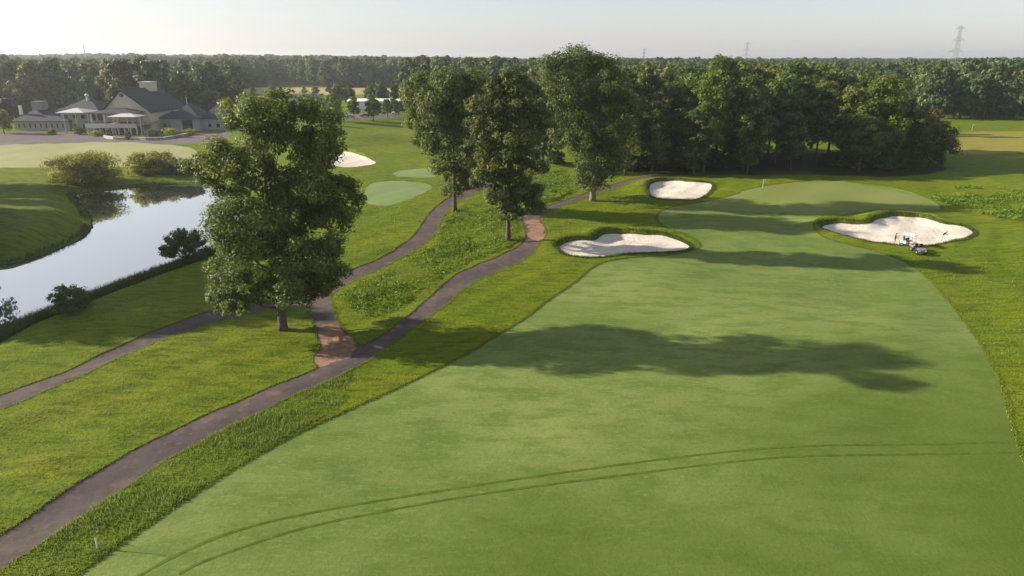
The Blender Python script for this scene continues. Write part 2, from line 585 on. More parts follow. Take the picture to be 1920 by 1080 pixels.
POND_Z = -1.35
pond = outline([(-260, 470), (-120, 496), (0, 498), (38, 493), (89, 475), (140, 455), (165, 438), (172, 422), (166, 402),
                (148, 380), (134, 368), (150, 361), (215, 356), (262, 349), (330, 345), (395, 347), (440, 357), (462, 385),
                (455, 425), (425, 458), (360, 488), (296, 510), (193, 549), (98, 587), (30, 612), (0, 628), (-120, 690), (-300, 740)], POND_Z)
bunker_pix = [
    [(1044, 466), (1061, 455), (1088, 452), (1114, 453), (1124, 445), (1141, 436), (1174, 436), (1205, 440), (1236, 440),
     (1262, 445), (1283, 453), (1297, 461), (1281, 469), (1224, 473), (1174, 477), (1141, 482), (1118, 485), (1082, 484), (1058, 478)],
    [(1218, 345), (1240, 341), (1275, 341), (1293, 346), (1322, 346), (1336, 349), (1333, 358), (1320, 366), (1310, 372),
     (1279, 375), (1226, 373), (1216, 360)],
    [(1535, 423), (1562, 415), (1598, 418), (1633, 420), (1642, 411), (1662, 410), (1672, 405), (1697, 407), (1723, 406),
     (1749, 414), (1770, 423), (1796, 426), (1816, 431), (1828, 438), (1811, 448), (1767, 455), (1728, 459), (1681, 457),
     (1630, 450), (1586, 442), (1552, 432)],
    [(560, 288), (602, 284), (640, 284), (670, 289), (697, 299), (708, 305), (690, 311), (652, 315), (612, 311), (560, 304)],
]
bunkers = [outline(p, 0.0, 2, st) for p, st in zip(bunker_pix, (0.7, 1.0, 0.8, 1.3))]
main_path = outline([(-90, 1063), (0, 998), (74, 954), (159, 898), (241, 852), (281, 832), (370, 787), (463, 745), (518, 721),
                     (590, 690), (650, 664), (700, 637), (745, 608), (780, 580), (808, 553), (845, 520), (880, 500), (930, 482), (975, 462),
                     (986, 447), (980, 425), (974, 409), (990, 398), (1012, 389), (1050, 378), (1095, 364), (1140, 347), (1190, 334), (1260, 327), (1380, 320), (1520, 321),
                     (1522, 327), (1380, 325), (1265, 333), (1195, 340), (1152, 353), (1100, 372), (1058, 386), (1026, 399), (1014, 408), (1022, 430), (1024, 450),
                     (1006, 471), (985, 485), (950, 501), (900, 522), (860, 549), (835, 575), (800, 597), (760, 628), (715, 658),
                     (660, 692), (560, 737), (463, 786), (370, 833), (319, 862), (259, 899), (185, 948), (111, 997), (37, 1044), (-60, 1110)], 0, 1, 0.8)
side_path = outline([(-90, 772), (0, 739), (74, 715), (118, 700), (207, 658), (296, 620), (370, 590), (430, 574), (474, 568), (540, 560), (590, 548),
                     (614, 536), (643, 512), (696, 493), (750, 462), (780, 436), (798, 406), (830, 376), (869, 353), (913, 337), (960, 318), (1000, 306),
                     (1005, 310), (965, 325), (921, 347), (899, 358), (854, 381), (830, 408), (816, 440), (788, 463), (728, 497), (665, 526), (622, 552),
                     (590, 572), (530, 580), (480, 585), (459, 591), (385, 609), (326, 633), (267, 656), (178, 701), (74, 744), (0, 770), (-80, 805)], 0, 1, 0.8)
link_path = outline([(590, 548), (620, 545), (628, 590), (652, 630), (690, 655), (650, 690), (585, 700), (598, 668), (601, 645), (584, 604), (574, 562)], 0, 1, 0.8)
dirt_a = outline([(598, 608), (601, 645), (602, 668), (588, 692), (628, 681), (676, 652), (655, 632), (628, 604)], 0, 1, 0.8)
dirt_b = outline([(984, 412), (1004, 409), (1020, 426), (1026, 446), (1008, 462), (994, 446), (990, 428)], 0, 2, 0.8)
for q_, a_ in ((dirt_a, 0.32), (dirt_b, 0.30), (main_path, 0.035), (side_path, 0.035), (link_path, 0.10)):
    q_ += rng.normal(size=q_.shape) * a_
fairway = outline([(60, 1135), (141, 1080), (185, 1050), (259, 998), (319, 958), (370, 924), (463, 865), (560, 808), (680, 752), (760, 716), (850, 674),
                   (885, 657), (920, 635), (955, 612), (990, 590), (1022, 562), (1060, 538), (1088, 520), (1106, 503), (1140, 490), (1200, 482), (1262, 477),
                   (1302, 468), (1316, 458), (1296, 444), (1250, 428), (1228, 412), (1236, 394), (1285, 381), (1350, 372), (1430, 352), (1520, 341), (1600, 343), (1680, 354),
                   (1745, 372), (1775, 392), (1740, 398), (1680, 394), (1590, 402), (1540, 410), (1522, 424), (1536, 442), (1580, 455), (1640, 468), (1690, 484),
                   (1730, 512), (1770, 552), (1810, 602), (1850, 664), (1882, 735), (1902, 812), (1935, 900), (1990, 1000), (2060, 1135)], 0, 2, 0.9)
green = outline([(1300, 384), (1352, 370), (1432, 351), (1520, 344), (1600, 346), (1672, 357), (1730, 373), (1700, 385), (1600, 392), (1500, 396), (1380, 394)], 0, 2, 1.4)
tee_a = outline([(684, 352), (705, 341), (760, 339), (806, 345), (812, 353), (785, 367), (745, 382), (705, 387), (682, 378)], 0, 2, 1.2)
tee_b = outline([(735, 323), (760, 317), (800, 315), (832, 320), (822, 331), (770, 333), (738, 331)], 0, 2, 1.4)
practice = outline([(-60, 290), (0, 283), (90, 280), (200, 276), (300, 280), (372, 286), (368, 303), (250, 312), (120, 315), (0, 316), (-80, 318)], 0, 2, 2.0)
lot = outline([(-120, 256), (0, 250), (60, 247), (150, 250), (240, 258), (330, 252), (402, 247), (440, 250), (420, 262), (330, 271), (180, 276), (90, 272), (-120, 278)], 2, 1, 3.0)
back_lot = outline([(590, 222), (660, 217), (720, 212), (760, 212), (758, 219), (700, 224), (640, 231), (590, 234)], 1, 1, 3.0)
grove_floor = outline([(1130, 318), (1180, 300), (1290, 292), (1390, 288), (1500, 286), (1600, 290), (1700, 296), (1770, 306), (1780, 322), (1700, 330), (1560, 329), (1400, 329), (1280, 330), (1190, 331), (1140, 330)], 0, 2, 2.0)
fescue = outline([(1750, 284), (1755, 262), (1775, 250), (1840, 246), (1960, 246), (2040, 250), (2040, 286), (1900, 288), (1800, 288)], 0, 2, 3.0)
meadow = outline([(455, 180), (455, 169), (530, 167), (620, 169), (760, 170), (760, 180), (600, 184)], 0, 1, 8.0)


def inside(poly, P):
    x, y = P[:, 0], P[:, 1]
    px, py = poly[:, 0], poly[:, 1]
    lo, hi = poly.min(0), poly.max(0)
    res = np.zeros(len(P), bool)
    sel = np.where((x >= lo[0]) & (x <= hi[0]) & (y >= lo[1]) & (y <= hi[1]))[0]
    if len(sel) == 0:
        return res
    xs, ys = x[sel], y[sel]
    c = np.zeros(len(sel), bool)
    j = len(poly) - 1
    for i in range(len(poly)):
        cond = (py[i] > ys) != (py[j] > ys)
        with np.errstate(divide='ignore', invalid='ignore'):
            xi = (px[j] - px[i]) * (ys - py[i]) / (py[j] - py[i] + 1e-12) + px[i]
        c ^= cond & (xs < xi)
        j = i
    res[sel] = c
    return res


def sdist(poly, P, reach):
    """signed distance to the outline (negative inside), clipped to reach"""
    d = np.full(len(P), reach, float)
    lo, hi = poly.min(0) - reach, poly.max(0) + reach
    sel = np.where((P[:, 0] > lo[0]) & (P[:, 0] < hi[0]) & (P[:, 1] > lo[1]) & (P[:, 1] < hi[1]))[0]
    if len(sel) == 0:
        return d
    Q = P[sel]
    best = np.full(len(sel), 1e9)
    a = poly
    b = np.roll(poly, -1, 0)
    for i in range(len(a)):
        e = b[i] - a[i]
        L = float(e @ e) + 1e-12
        t = np.clip(((Q - a[i]) @ e) / L, 0, 1)
        dd = np.hypot(Q[:, 0] - a[i, 0] - t * e[0], Q[:, 1] - a[i, 1] - t * e[1])
        best = np.minimum(best, dd)
    s = np.where(inside(poly, Q), -best, best)
    d[sel] = np.minimum(s, reach)
    return d


def sstep(a, b, x):
    t = np.clip((x - a) / (b - a), 0, 1)
    return t * t * (3 - 2 * t)


def height(P):
    P = np.asarray(P, float).reshape(-1, 2)
    x, y = P[:, 0], P[:, 1]
    near = sstep(420, 200, y)
    h = near * (0.16 * np.sin(x * 0.071 + 1.3) * np.cos(y * 0.053) + 0.11 * np.sin(x * 0.16 + y * 0.12) + 0.05 * np.sin(x * 0.37 - y * 0.29 + 0.7))
    # rough is a bit lumpier than the mown fairway
    df = sdist(fairway, P, 8.0)
    h += near * sstep(0.5, 5, df) * (0.10 * np.sin(x * 0.61 + 0.3 * y) * np.sin(y * 0.53 + 1.1) + 0.05 * np.sin(1.15 * x - 0.8 * y))
    h += dip(x, y)
    # club house terrace
    h += 2.0 * sstep(190, 236, y) * sstep(-40, -75, x)
    # mounds beyond the tees
    for mx, my, a, sx, sy in ((-52, 245, 2.2, 16, 12), (-35, 262, 2.0, 20, 10), (-70, 150, 0.8, 10, 8), (-30, 215, 0.9, 14, 7), (60, 165, 0.7, 20, 10), (118, 150, 0.9, 20, 9)):
        h += a * np.exp(-((x - mx) / sx) ** 2 - ((y - my) / sy) ** 2)
    # hill on the far side of the pond, left
    h += 3.4 * np.exp(-((x + 103) / 22) ** 2 - ((y - 112) / 22) ** 2)
    # far rise
    h += 9.0 * sstep(700, 1800, y) * sstep(0, -900, x)
    dp = sdist(pond, P, 9.0)
    bank = sstep(6.5, 0.0, dp)
    h = h * (1 - bank) + (POND_Z + 0.10) * bank
    h = np.where(dp < 0, POND_Z + 0.10 - 1.3 * sstep(0, -4, dp), h)
    for k, b in enumerate(bunkers):
        d = sdist(b, P, 7.0)
        c = b.mean(0)
        sx = (b[:, 0].max() - b[:, 0].min()) / 2
        sy = (b[:, 1].max() - b[:, 1].min()) / 2
        side = np.clip(0.42 - 0.42 * (x - c[0]) / sx + 0.75 * np.clip((y - c[1]) / sy, -1, 1), 0.05, 1.25)
        dep = (0.85, 0.8, 1.0, 0.9)[k]
        h = h + np.where(d >= 0, (0.75, 0.6, 0.75, 0.7)[k] * side * sstep(0, 1.1, d) * np.exp(-(np.maximum(d - 1.1, 0) / 2.6) ** 2), 0)
        h = h + np.where(d < 0, -dep * (0.25 + 0.75 * side) * sstep(0, -2.6, d) * 0.75, 0)
    return h


def gz(x, y):
    return float(height([(x, y)])[0])


def at(u, v, z=0.0):
    """photo pixel -> point on the ground"""
    x, y = ground(u, v, z)
    for _ in range(3):
        zz = gz(x, y)
        x, y = ground(u, v, zz)
    return Vector((x, y, gz(x, y)))


# ------------------------------------------------------------------ ground: one triangulation, split along the outlines
pts = []
y = 6.0
while y < 5600:
    s = min(max(0.75, y / 85.0), 90)
    half = 0.92 * y + 45
    n = int(2 * half / s)
    xs = np.linspace(-half, half, n) + rng.uniform(-0.18, 0.18, n) * s
    xs[0], xs[-1] = -half, half
    pts.append(np.c_[xs, np.full(n, y) + rng.uniform(-0.18, 0.18, n) * s])
    y += s
for k, b in enumerate(bunkers):
    lo, hi = b.min(0) - 4, b.max(0) + 4
    st = (0.55, 0.8, 0.6, 1.2)[k]
    gx, gy = np.meshgrid(np.arange(lo[0], hi[0], st), np.arange(lo[1], hi[1], st))
    q = np.c_[gx.ravel(), gy.ravel()] + rng.uniform(-0.15, 0.15, (gx.size, 2)) * st
    pts.append(q[sdist(b, q, 5.0) < 4.0])
base_pts = np.vstack(pts)
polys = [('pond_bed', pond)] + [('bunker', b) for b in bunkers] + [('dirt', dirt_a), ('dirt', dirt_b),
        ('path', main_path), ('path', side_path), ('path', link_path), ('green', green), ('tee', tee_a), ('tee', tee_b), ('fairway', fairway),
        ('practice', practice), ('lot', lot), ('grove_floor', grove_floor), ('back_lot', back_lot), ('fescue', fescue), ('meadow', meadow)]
keep = np.ones(len(base_pts), bool)
for nm, p in polys:
    keep &= np.abs(sdist(p, base_pts, 1.2)) > 0.28
base_pts = base_pts[keep]
cv = [Vector((float(a), float(b))) for a, b in base_pts]
ce = []
for nm, p in polys:
    n0 = len(cv)
    cv += [Vector((float(a), float(b))) for a, b in p]
    ce += [(n0 + i, n0 + (i + 1) % len(p)) for i in range(len(p))]
ov, oe, of, _, _, _ = delaunay_2d_cdt(cv, ce, [], 0, 1e-4, False)
V2 = np.array([(v.x, v.y) for v in ov])
F = np.array([f for f in of if len(f) == 3], dtype=np.int64)
cen = V2[F].mean(1)
region = np.full(len(F), -1)
order = list(range(len(polys)))
for i in reversed(order):
    region[inside(polys[i][1], cen)] = i
Z = height(V2)


def region_mesh(name, mask, dz, skirt=0.35):
    f = F[mask]
    used, inv = np.unique(f.ravel(), return_inverse=True)
    f = inv.reshape(-1, 3)
    vs = np.c_[V2[used], Z[used] + dz]
    # make every triangle face up
    a, b, c = vs[f[:, 0]], vs[f[:, 1]], vs[f[:, 2]]
    up = np.cross(b - a, c - a)[:, 2] > 0
    f[~up] = f[~up][:, ::-1]
    e = np.vstack([f[:, [0, 1]], f[:, [1, 2]], f[:, [2, 0]]])
    key = np.sort(e, 1)
    _, idx, cnt = np.unique(key, axis=0, return_index=True, return_counts=True)
    be = e[idx[cnt == 1]]
    n = len(vs)
    bv, binv = np.unique(be.ravel(), return_inverse=True)
    be2 = binv.reshape(-1, 2)
    top = vs[bv].copy()
    bot = top.copy()
    bot[:, 2] -= skirt
    allv = np.vstack([vs, top, bot])
    t0, b0 = n, n + len(bv)
    q1 = np.c_[be2[:, 0] + t0, be2[:, 0] + b0, be2[:, 1] + b0]
    q2 = np.c_[be2[:, 0] + t0, be2[:, 1] + b0, be2[:, 1] + t0]
    return npmesh(name, allv, np.vstack([f, q1, q2]), smooth=True)


spec = {'pond_bed': ('pond_bed', 'bed', -0.05), 'bunker': ('sand_bunker', 'sand', -0.07), 'dirt': ('bare_dirt', 'dirt', -0.045),
        'path': ('cart_path', 'path', -0.055), 'green': ('putting_green', 'green', -0.05), 'tee': ('tee_box', 'tee', -0.03),
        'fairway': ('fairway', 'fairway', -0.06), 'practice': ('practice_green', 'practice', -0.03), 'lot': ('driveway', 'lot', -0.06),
        'back_lot': ('parking_lot', 'lot', -0.06), 'fescue': ('dry_rough', 'fescue', 0.02), 'meadow': ('meadow', 'field', 0.02), 'grove_floor': ('grove_floor', 'shaded_litter', 0.0)}
labels = {'pond_bed': 'muddy bed under the pond', 'path': 'worn brown asphalt cart path', 'green': 'putting green at the end of the fairway',
          'fairway': 'broad mown fairway', 'lot': 'faded driveway before the clubhouse', 'back_lot': 'parking lot beyond the mounds',
          'practice': 'pale practice green by the clubhouse', 'fescue': 'orange brown dry rough', 'meadow': 'tan meadow before the far forest', 'grove_floor': 'fallen leaves under the grove, tree shade put into their colour'}
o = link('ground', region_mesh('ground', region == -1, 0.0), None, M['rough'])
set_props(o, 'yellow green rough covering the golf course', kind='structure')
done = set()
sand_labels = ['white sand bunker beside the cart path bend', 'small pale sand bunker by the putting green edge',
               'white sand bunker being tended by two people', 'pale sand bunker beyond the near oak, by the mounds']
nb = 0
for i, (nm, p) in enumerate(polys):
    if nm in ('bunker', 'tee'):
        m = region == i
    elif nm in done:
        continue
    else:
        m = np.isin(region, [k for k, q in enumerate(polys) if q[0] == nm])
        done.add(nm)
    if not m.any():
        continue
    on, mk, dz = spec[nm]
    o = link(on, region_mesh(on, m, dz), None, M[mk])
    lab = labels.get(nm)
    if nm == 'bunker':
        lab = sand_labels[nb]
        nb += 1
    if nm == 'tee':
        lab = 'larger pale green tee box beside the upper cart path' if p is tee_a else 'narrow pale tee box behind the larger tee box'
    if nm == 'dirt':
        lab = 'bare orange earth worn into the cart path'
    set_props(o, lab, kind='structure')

# water sheet
lo = resample(pond, 1.2)
me = bpy.data.meshes.new('pond_water')
bm = bmesh.new()
bm.faces.new([bm.verts.new((a, b, POND_Z)) for a, b in lo + (lo - lo.mean(0)) * 0.0])
bmesh.ops.triangulate(bm, faces=bm.faces[:])
bmesh.ops.recalc_face_normals(bm, faces=bm.faces[:])
for f in bm.faces:
    if f.normal.z < 0:
        f.normal_flip()
bm.to_mesh(me)
bm.free()
set_props(link('pond_water', me, None, M['water']), 'still pond reflecting the pale sky', kind='structure')


# tyre tracks pressed into the fairway
def strip(name, pix, width, mat, label, dz=-0.06 + 0.014):
    c = resample(chaikin([trace(u, v) for u, v in pix], 3, False), 0.45, False)
    d = np.gradient(c, axis=0)
    d /= np.hypot(d[:, 0], d[:, 1])[:, None]
    nrm = np.c_[-d[:, 1], d[:, 0]]
    w = width * (0.75 + 0.5 * rng.random(len(c)))[:, None] / 2
    P = np.vstack([c + nrm * w, c - nrm * w])
    n = len(c)
    vs = np.c_[P, height(P) + dz]
    fs = [(i, i + n, i + n + 1, i + 1) for i in range(n - 1)]
    o = pymesh(name, vs, fs, mat, None, True)
    set_props(o, label, kind='structure')


tr_u = [(255, 1085), (315, 1050), (407, 1009), (481, 985), (560, 966), (700, 936), (880, 906), (1100, 876), (1300, 851), (1500, 836), (1700, 829), (1890, 829)]
tr_l = [(335, 1078), (370, 1058), (463, 1024), (560, 991), (700, 958), (880, 924), (1100, 895), (1300, 872), (1500, 855), (1700, 848), (1900, 848)]
strip('tyre_track', tr_u, 0.24, M['track'], 'pressed line of the tyre tracks across the fairway')
strip('tyre_track', tr_l, 0.24, M['track'], 'pressed line of the tyre tracks across the fairway')
strip('tyre_track', [(890, 962), (960, 985), (1040, 1015), (1100, 1045), (1160, 1085)], 0.14, M['track_faint'], 'faint curved tyre track across the fairway')


# ------------------------------------------------------------------ leaves, trees
def unit(v):
    return v / (np.linalg.norm(v, axis=1)[:, None] + 1e-9)


def leaf_quads(pos, nrm, size, g, aspect=0.62):
    n = len(pos)
    t = unit(np.cross(nrm, g.normal(size=(n, 3))))
    b = np.cross(nrm, t)
    s = size[:, None]
    v = np.stack([pos - t * s * 0.5, pos + b * s * aspect * 0.5 + nrm * s * 0.06, pos + t * s * 0.5 - nrm * s * 0.10, pos - b * s * aspect * 0.5 + nrm * s * 0.06], 1)
    return v.reshape(-1, 3)


def crown_mesh(name, lobes, count, leaf, seed, clump=0.30, spread=1.0, flat=0.75, up=0.35, inner=0.07, zmin=None):
    """lobes: rows of cx cy cz rx ry rz; leaf clumps sit around each lobe's shell"""
    g = np.random.default_rng(seed)
    L = np.asarray(lobes, float)
    area = (L[:, 3] * L[:, 4] + L[:, 3] * L[:, 5] + L[:, 4] * L[:, 5])
    w = area / area.sum()
    P, N, S, T = [], [], [], []
    for k in range(len(L)):
        c, r = L[k, :3], L[k, 3:]
        rm = r.mean()
        n = int(count * w[k])
        nc = max(5, int(11 * spread))
        d = unit(g.normal(size=(nc, 3)))
        d[:, 2] = np.where(d[:, 2] < -0.55, -d[:, 2], d[:, 2])
        cc = c + d * r * g.uniform(0.62, 1.02, (nc, 1))
        cr = rm * clump * g.uniform(0.7, 1.5, nc)
        ct = g.uniform(0, 1, nc)
        pick = g.choice(nc, n, p=(cr ** 2) / (cr ** 2).sum())
        q = unit(g.normal(size=(n, 3))) * (g.random((n, 1)) ** 0.45)
        q[:, 2] *= flat
        p = cc[pick] + q * cr[pick][:, None]
        nn = unit(0.95 * unit(q) + 0.55 * d[pick] + 0.42 * g.normal(size=(n, 3)) + np.array([0, 0, up]))
        P.append(p)
        N.append(nn)
        S.append(leaf * g.uniform(0.5, 1.45, n))
        T.append(np.clip(0.68 * ct[pick] + 0.32 * g.random(n), 0, 1))
        ni = int(n * inner)
        q = unit(g.normal(size=(ni, 3))) * (g.random((ni, 1)) ** 0.33) * 0.72
        P.append(c + q * r)
        N.append(unit(g.normal(size=(ni, 3))))
        S.append(leaf * 1.5 * g.uniform(0.7, 1.3, ni))
        T.append(g.random(ni) * 0.7)
    P, N, S, T = np.vstack(P), np.vstack(N), np.concatenate(S), np.concatenate(T)
    if zmin is not None:
        ok = P[:, 2] > zmin
        P, N, S, T = P[ok], N[ok], S[ok], T[ok]
    vs = leaf_quads(P, N, S, g)
    fs = np.arange(len(vs)).reshape(-1, 4)
    me = npmesh(name, vs, fs)
    face_attr(me, 'tint', T)
    return me


def trunk_mb(hgt, rad, lobes, seed, lean=(0, 0), n=9, limbs=9):
    g = random.Random(seed)
    mb = MB()
    k = 8
    ptsT, rs = [], []
    for i in range(k + 1):
        t = i / k
        z = hgt * 0.86 * t
        ptsT.append((lean[0] * t + g.uniform(-1, 1) * 0.12 * rad * 4 * t, lean[1] * t + g.uniform(-1, 1) * 0.12 * rad * 4 * t, z - 0.25 if i == 0 else z))
        rs.append(rad * (1.5 if i == 0 else (1.0 - 0.86 * t ** 0.9)) if i != 1 else rad * 0.96)
    ptsT.insert(1, (ptsT[0][0], ptsT[0][1], hgt * 0.022))
    rs.insert(1, rad * 1.22)
    mb.tube(ptsT, rs, n)
    Ls = sorted(lobes, key=lambda q: -q[3])[:limbs]
    for q in Ls:
        c = Vector(q[:3])
        zs = max(hgt * 0.10, min(c.z - hgt * 0.10 - 0.25 * math.hypot(c.x, c.y), hgt * 0.7))
        t = zs / (hgt * 0.86)
        s = Vector((lean[0] * t, lean[1] * t, zs))
        m = s.lerp(c, 0.5) + Vector((0, 0, -0.04 * hgt))
        r0 = rad * 0.42 * (1 - 0.55 * t)
        mb.tube([s, s.lerp(m, 0.5), m, m.lerp(c, 0.55), c], [r0, r0 * 0.8, r0 * 0.6, r0 * 0.4, r0 * 0.12], 6)
        for j in range(3):
            e = c + Vector((g.uniform(-1, 1) * q[3], g.uniform(-1, 1) * q[4], g.uniform(-0.4, 0.8) * q[5])) * 0.8
            mb.tube([m, m.lerp(e, 0.55) + Vector((0, 0, 0.2)), e], [r0 * 0.4, r0 * 0.25, r0 * 0.06], 5)
    return mb


def pix_tree(name, label, cat, base_px, lobes_px, count, leaf, seed, rad, mat, bark='bark', depth=0.75, group=None, fill=5, lean_px=0, clump=0.30, limbs=10, spread=1.0):
    """tree whose crown lobes are read off the photograph as (u, v, half width, half height); depth is made up at random"""
    b = at(*base_px)
    g = random.Random(seed)
    lob = []
    xs = [on_plane(u, v, b.y)[0] - b.x for u, v, a, c in lobes_px]
    wid = max(max(xs) - min(xs), 4.0)
    for u, v, a, c in lobes_px:
        x, z = on_plane(u, v, b.y)
        x2, _ = on_plane(u + a, v, b.y)
        _, z2 = on_plane(u, v - c, b.y)
        rx, rz = abs(x2 - x), abs(z2 - z)
        dx = (x - b.x) / (wid * 0.5)
        dy = g.uniform(-1, 1) * depth * wid * 0.36 * math.sqrt(max(0.08, 1 - min(1, dx * dx)))
        lob.append((x - b.x, dy, z - b.z, rx, (rx + rz) / 2, rz))
    base = list(lob)
    for k in range(fill):                       # lobes in front of and behind the outline, so that the crown is round
        q = g.choice(base)
        s = g.choice((-1, 1))
        lob.append((q[0] * 0.6, s * wid * g.uniform(0.22, 0.40), q[2] * g.uniform(0.92, 1.0), q[3] * 0.85, q[4] * 0.85, q[5] * 0.85))
    hgt = max(q[2] + q[5] for q in lob)
    t = thing(name, label, cat, b, 0, group)
    link('crown', crown_mesh('crown', lob, count, leaf, seed, clump, spread), t, M[mat])
    trunk_mb(hgt, rad, lob, seed, limbs=limbs).build('trunk', M[bark], t, True)
    return t


# the big oak by the pond
pix_tree('oak_tree', 'big spreading oak standing alone between the pond path and the junction', 'tree', (531, 618), [
    (470, 222, 52, 42), (540, 205, 55, 34), (590, 245, 42, 44), (505, 265, 62, 42), (575, 290, 52, 38), (622, 285, 22, 26),
    (430, 295, 48, 38), (395, 320, 32, 36), (470, 330, 58, 40), (545, 345, 62, 42), (610, 340, 44, 34), (655, 375, 30, 34), (640, 345, 30, 20),
    (420, 385, 46, 34), (400, 420, 30, 30), (480, 400, 58, 44), (560, 410, 62, 46), (610, 420, 38, 40), (440, 450, 50, 40), (510, 465, 58, 42),
    (590, 475, 50, 42), (630, 462, 26, 34), (430, 505, 40, 36), (480, 520, 48, 38), (555, 515, 52, 36), (610, 515, 34, 30), (437, 545, 28, 26), (500, 550, 32, 26), (600, 540, 26, 22),
    (530, 535, 46, 28), (575, 552, 36, 22), (465, 562, 26, 20), (620, 500, 34, 30), (530, 385, 46, 36), (515, 435, 46, 36), (380, 312, 24, 26), (375, 345, 20, 20),
], 90000, 0.29, 11, 0.42, 'oak', fill=8, limbs=16, clump=0.42, spread=1.5)

# three trees between the cart paths
pix_tree('path_tree', 'tall slender-trunked tree in the weeds inside the cart path bend', 'tree', (953, 452), [
    (960, 150, 26, 24), (935, 175, 34, 28), (985, 180, 34, 30), (905, 205, 34, 30), (955, 215, 42, 34), (1000, 225, 34, 34), (915, 245, 38, 32),
    (965, 260, 44, 36), (900, 285, 32, 30), (940, 300, 42, 34), (990, 300, 34, 36), (920, 335, 36, 26), (965, 340, 38, 28), (935, 370, 28, 24), (985, 365, 34, 26), (960, 395, 26, 22), (1000, 385, 22, 22),
], 42000, 0.38, 21, 0.36, 'grove', fill=3, limbs=12, clump=0.36, spread=1.3)
pix_tree('path_tree', 'wide-crowned tree at the edge of the upper cart path', 'tree', (853, 396), [
    (800, 160, 36, 26), (850, 150, 42, 26), (895, 155, 34, 26), (780, 190, 34, 30), (830, 190, 44, 32), (880, 200, 40, 34), (785, 230, 30, 28),
    (830, 235, 42, 34), (875, 250, 40, 36), (800, 265, 28, 26), (840, 280, 40, 32), (875, 300, 34, 30), (835, 315, 32, 24), (860, 340, 30, 26), (845, 360, 20, 16), (880, 345, 22, 20),
], 38000, 0.42, 22, 0.36, 'grove', fill=6, limbs=12, clump=0.42, spread=1.4)
pix_tree('path_tree', 'massive tall tree with pale trunk base beside the path near the green', 'tree', (1111, 376), [
    (1040, 125, 34, 26), (1085, 115, 44, 26), (1130, 130, 42, 32), (1030, 165, 36, 32), (1080, 165, 48, 36), (1135, 175, 44, 38), (1165, 205, 34, 34),
    (1060, 210, 42, 34), (1110, 225, 48, 38), (1155, 250, 36, 38), (1060, 250, 28, 28), (1105, 275, 42, 36), (1150, 295, 34, 34), (1095, 315, 34, 28), (1135, 325, 36, 28), (1110, 345, 36, 18),
], 44000, 0.42, 23, 0.55, 'grove', 'bark_pale', fill=7, limbs=12, clump=0.42, spread=1.4)


def generic_tree(seed, hgt, wid, zlow, nl, count, leaf, rad, mat, bark='bark', clump=0.42, limbs=7, spread=1.0, top=0.8):
    g = random.Random(seed)
    lob = []
    for k in range(nl):
        t = (k + 0.5) / nl
        z = zlow + (hgt - zlow) * (0.10 + 0.80 * t)
        prof = math.sin(math.pi * min(1, 0.22 + 0.70 * t)) ** 0.8
        a = k * 2.39996 + g.uniform(-0.5, 0.5)
        r = wid * 0.5 * prof * g.uniform(0.30, 0.72)
        s = wid * g.uniform(0.17, 0.26) * (0.75 + 0.4 * prof)
        lob.append((r * math.cos(a), r * math.sin(a), z, s, s, s * g.uniform(0.75, 1.05)))
    lob.append((0, 0, hgt - wid * 0.14, wid * 0.17, wid * 0.17, wid * 0.15))
    cm = crown_mesh('crown', lob, count, leaf, seed, clump, spread)
    tm = trunk_mb(hgt, rad, lob, seed, n=7, limbs=limbs)
    return cm, tm


def proto_tree(name, seed, *a, mat='grove', bark='bark', **k):
    cm, tm = generic_tree(seed, *a, mat=mat, bark=bark, **k)
    t = thing(name, '', 'tree')
    link('crown', cm, t, M[mat])
    tm.build('trunk', M[bark], t, True)
    return t


class Placer:
    """places prototypes: the first use moves the prototype itself, later uses copy it with its parts"""
    def __init__(self, protos):
        self.p, self.used = protos, [False] * len(protos)

    def put(self, k, loc, rz, s, label, group, cat='tree'):
        k %= len(self.p)
        o = copy_tree(self.p[k]) if self.used[k] else self.p[k]
        self.used[k] = True
        o.location = loc
        o.rotation_euler = (0, 0, rz)
        o.scale = s if isinstance(s, tuple) else (s, s, s)
        set_props(o, label, cat, group)
        return o


# the grove behind the green: prototypes 28 m tall
grove = Placer([
    proto_tree('grove_tree', 31, 28.0, 15.0, 2.0, 15, 9500, 0.72, 0.42),
    proto_tree('grove_tree', 32, 28.0, 12.5, 1.5, 15, 9000, 0.72, 0.38),
    proto_tree('grove_tree', 33, 28.0, 17.0, 3.0, 16, 10000, 0.74, 0.45),
    proto_tree('grove_tree', 34, 28.0, 13.5, 5.5, 13, 8500, 0.72, 0.36),
])
gspots = []            # u, base v, top v
for u, vb, vt in [(1018, 312, 150), (1045, 306, 118), (1090, 300, 100), (1165, 318, 128), (1205, 312, 118), (1240, 300, 135), (1262, 318, 150), (1302, 305, 128),
                  (1340, 312, 104), (1378, 300, 118), (1392, 318, 140), (1425, 300, 128), (1452, 308, 135), (1478, 292, 112), (1500, 300, 140), (1528, 308, 150),
                  (1552, 292, 128), (1575, 314, 160), (1604, 300, 165), (1668, 308, 172), (1690, 298, 178), (1700, 316, 205),
                  (1190, 290, 120), (1285, 288, 122), (1360, 284, 112), (1420, 282, 116), (1520, 280, 118), (1600, 282, 130), (1130, 290, 112), (1655, 284, 140), (1172, 328, 170), (1222, 326, 190), (1400, 326, 200), (1610, 322, 215), (1480, 322, 210), (1300, 328, 205)]:
    gspots.append((u, vb, vt))
GL = 'tall dark green tree in the dense grove behind the putting green'
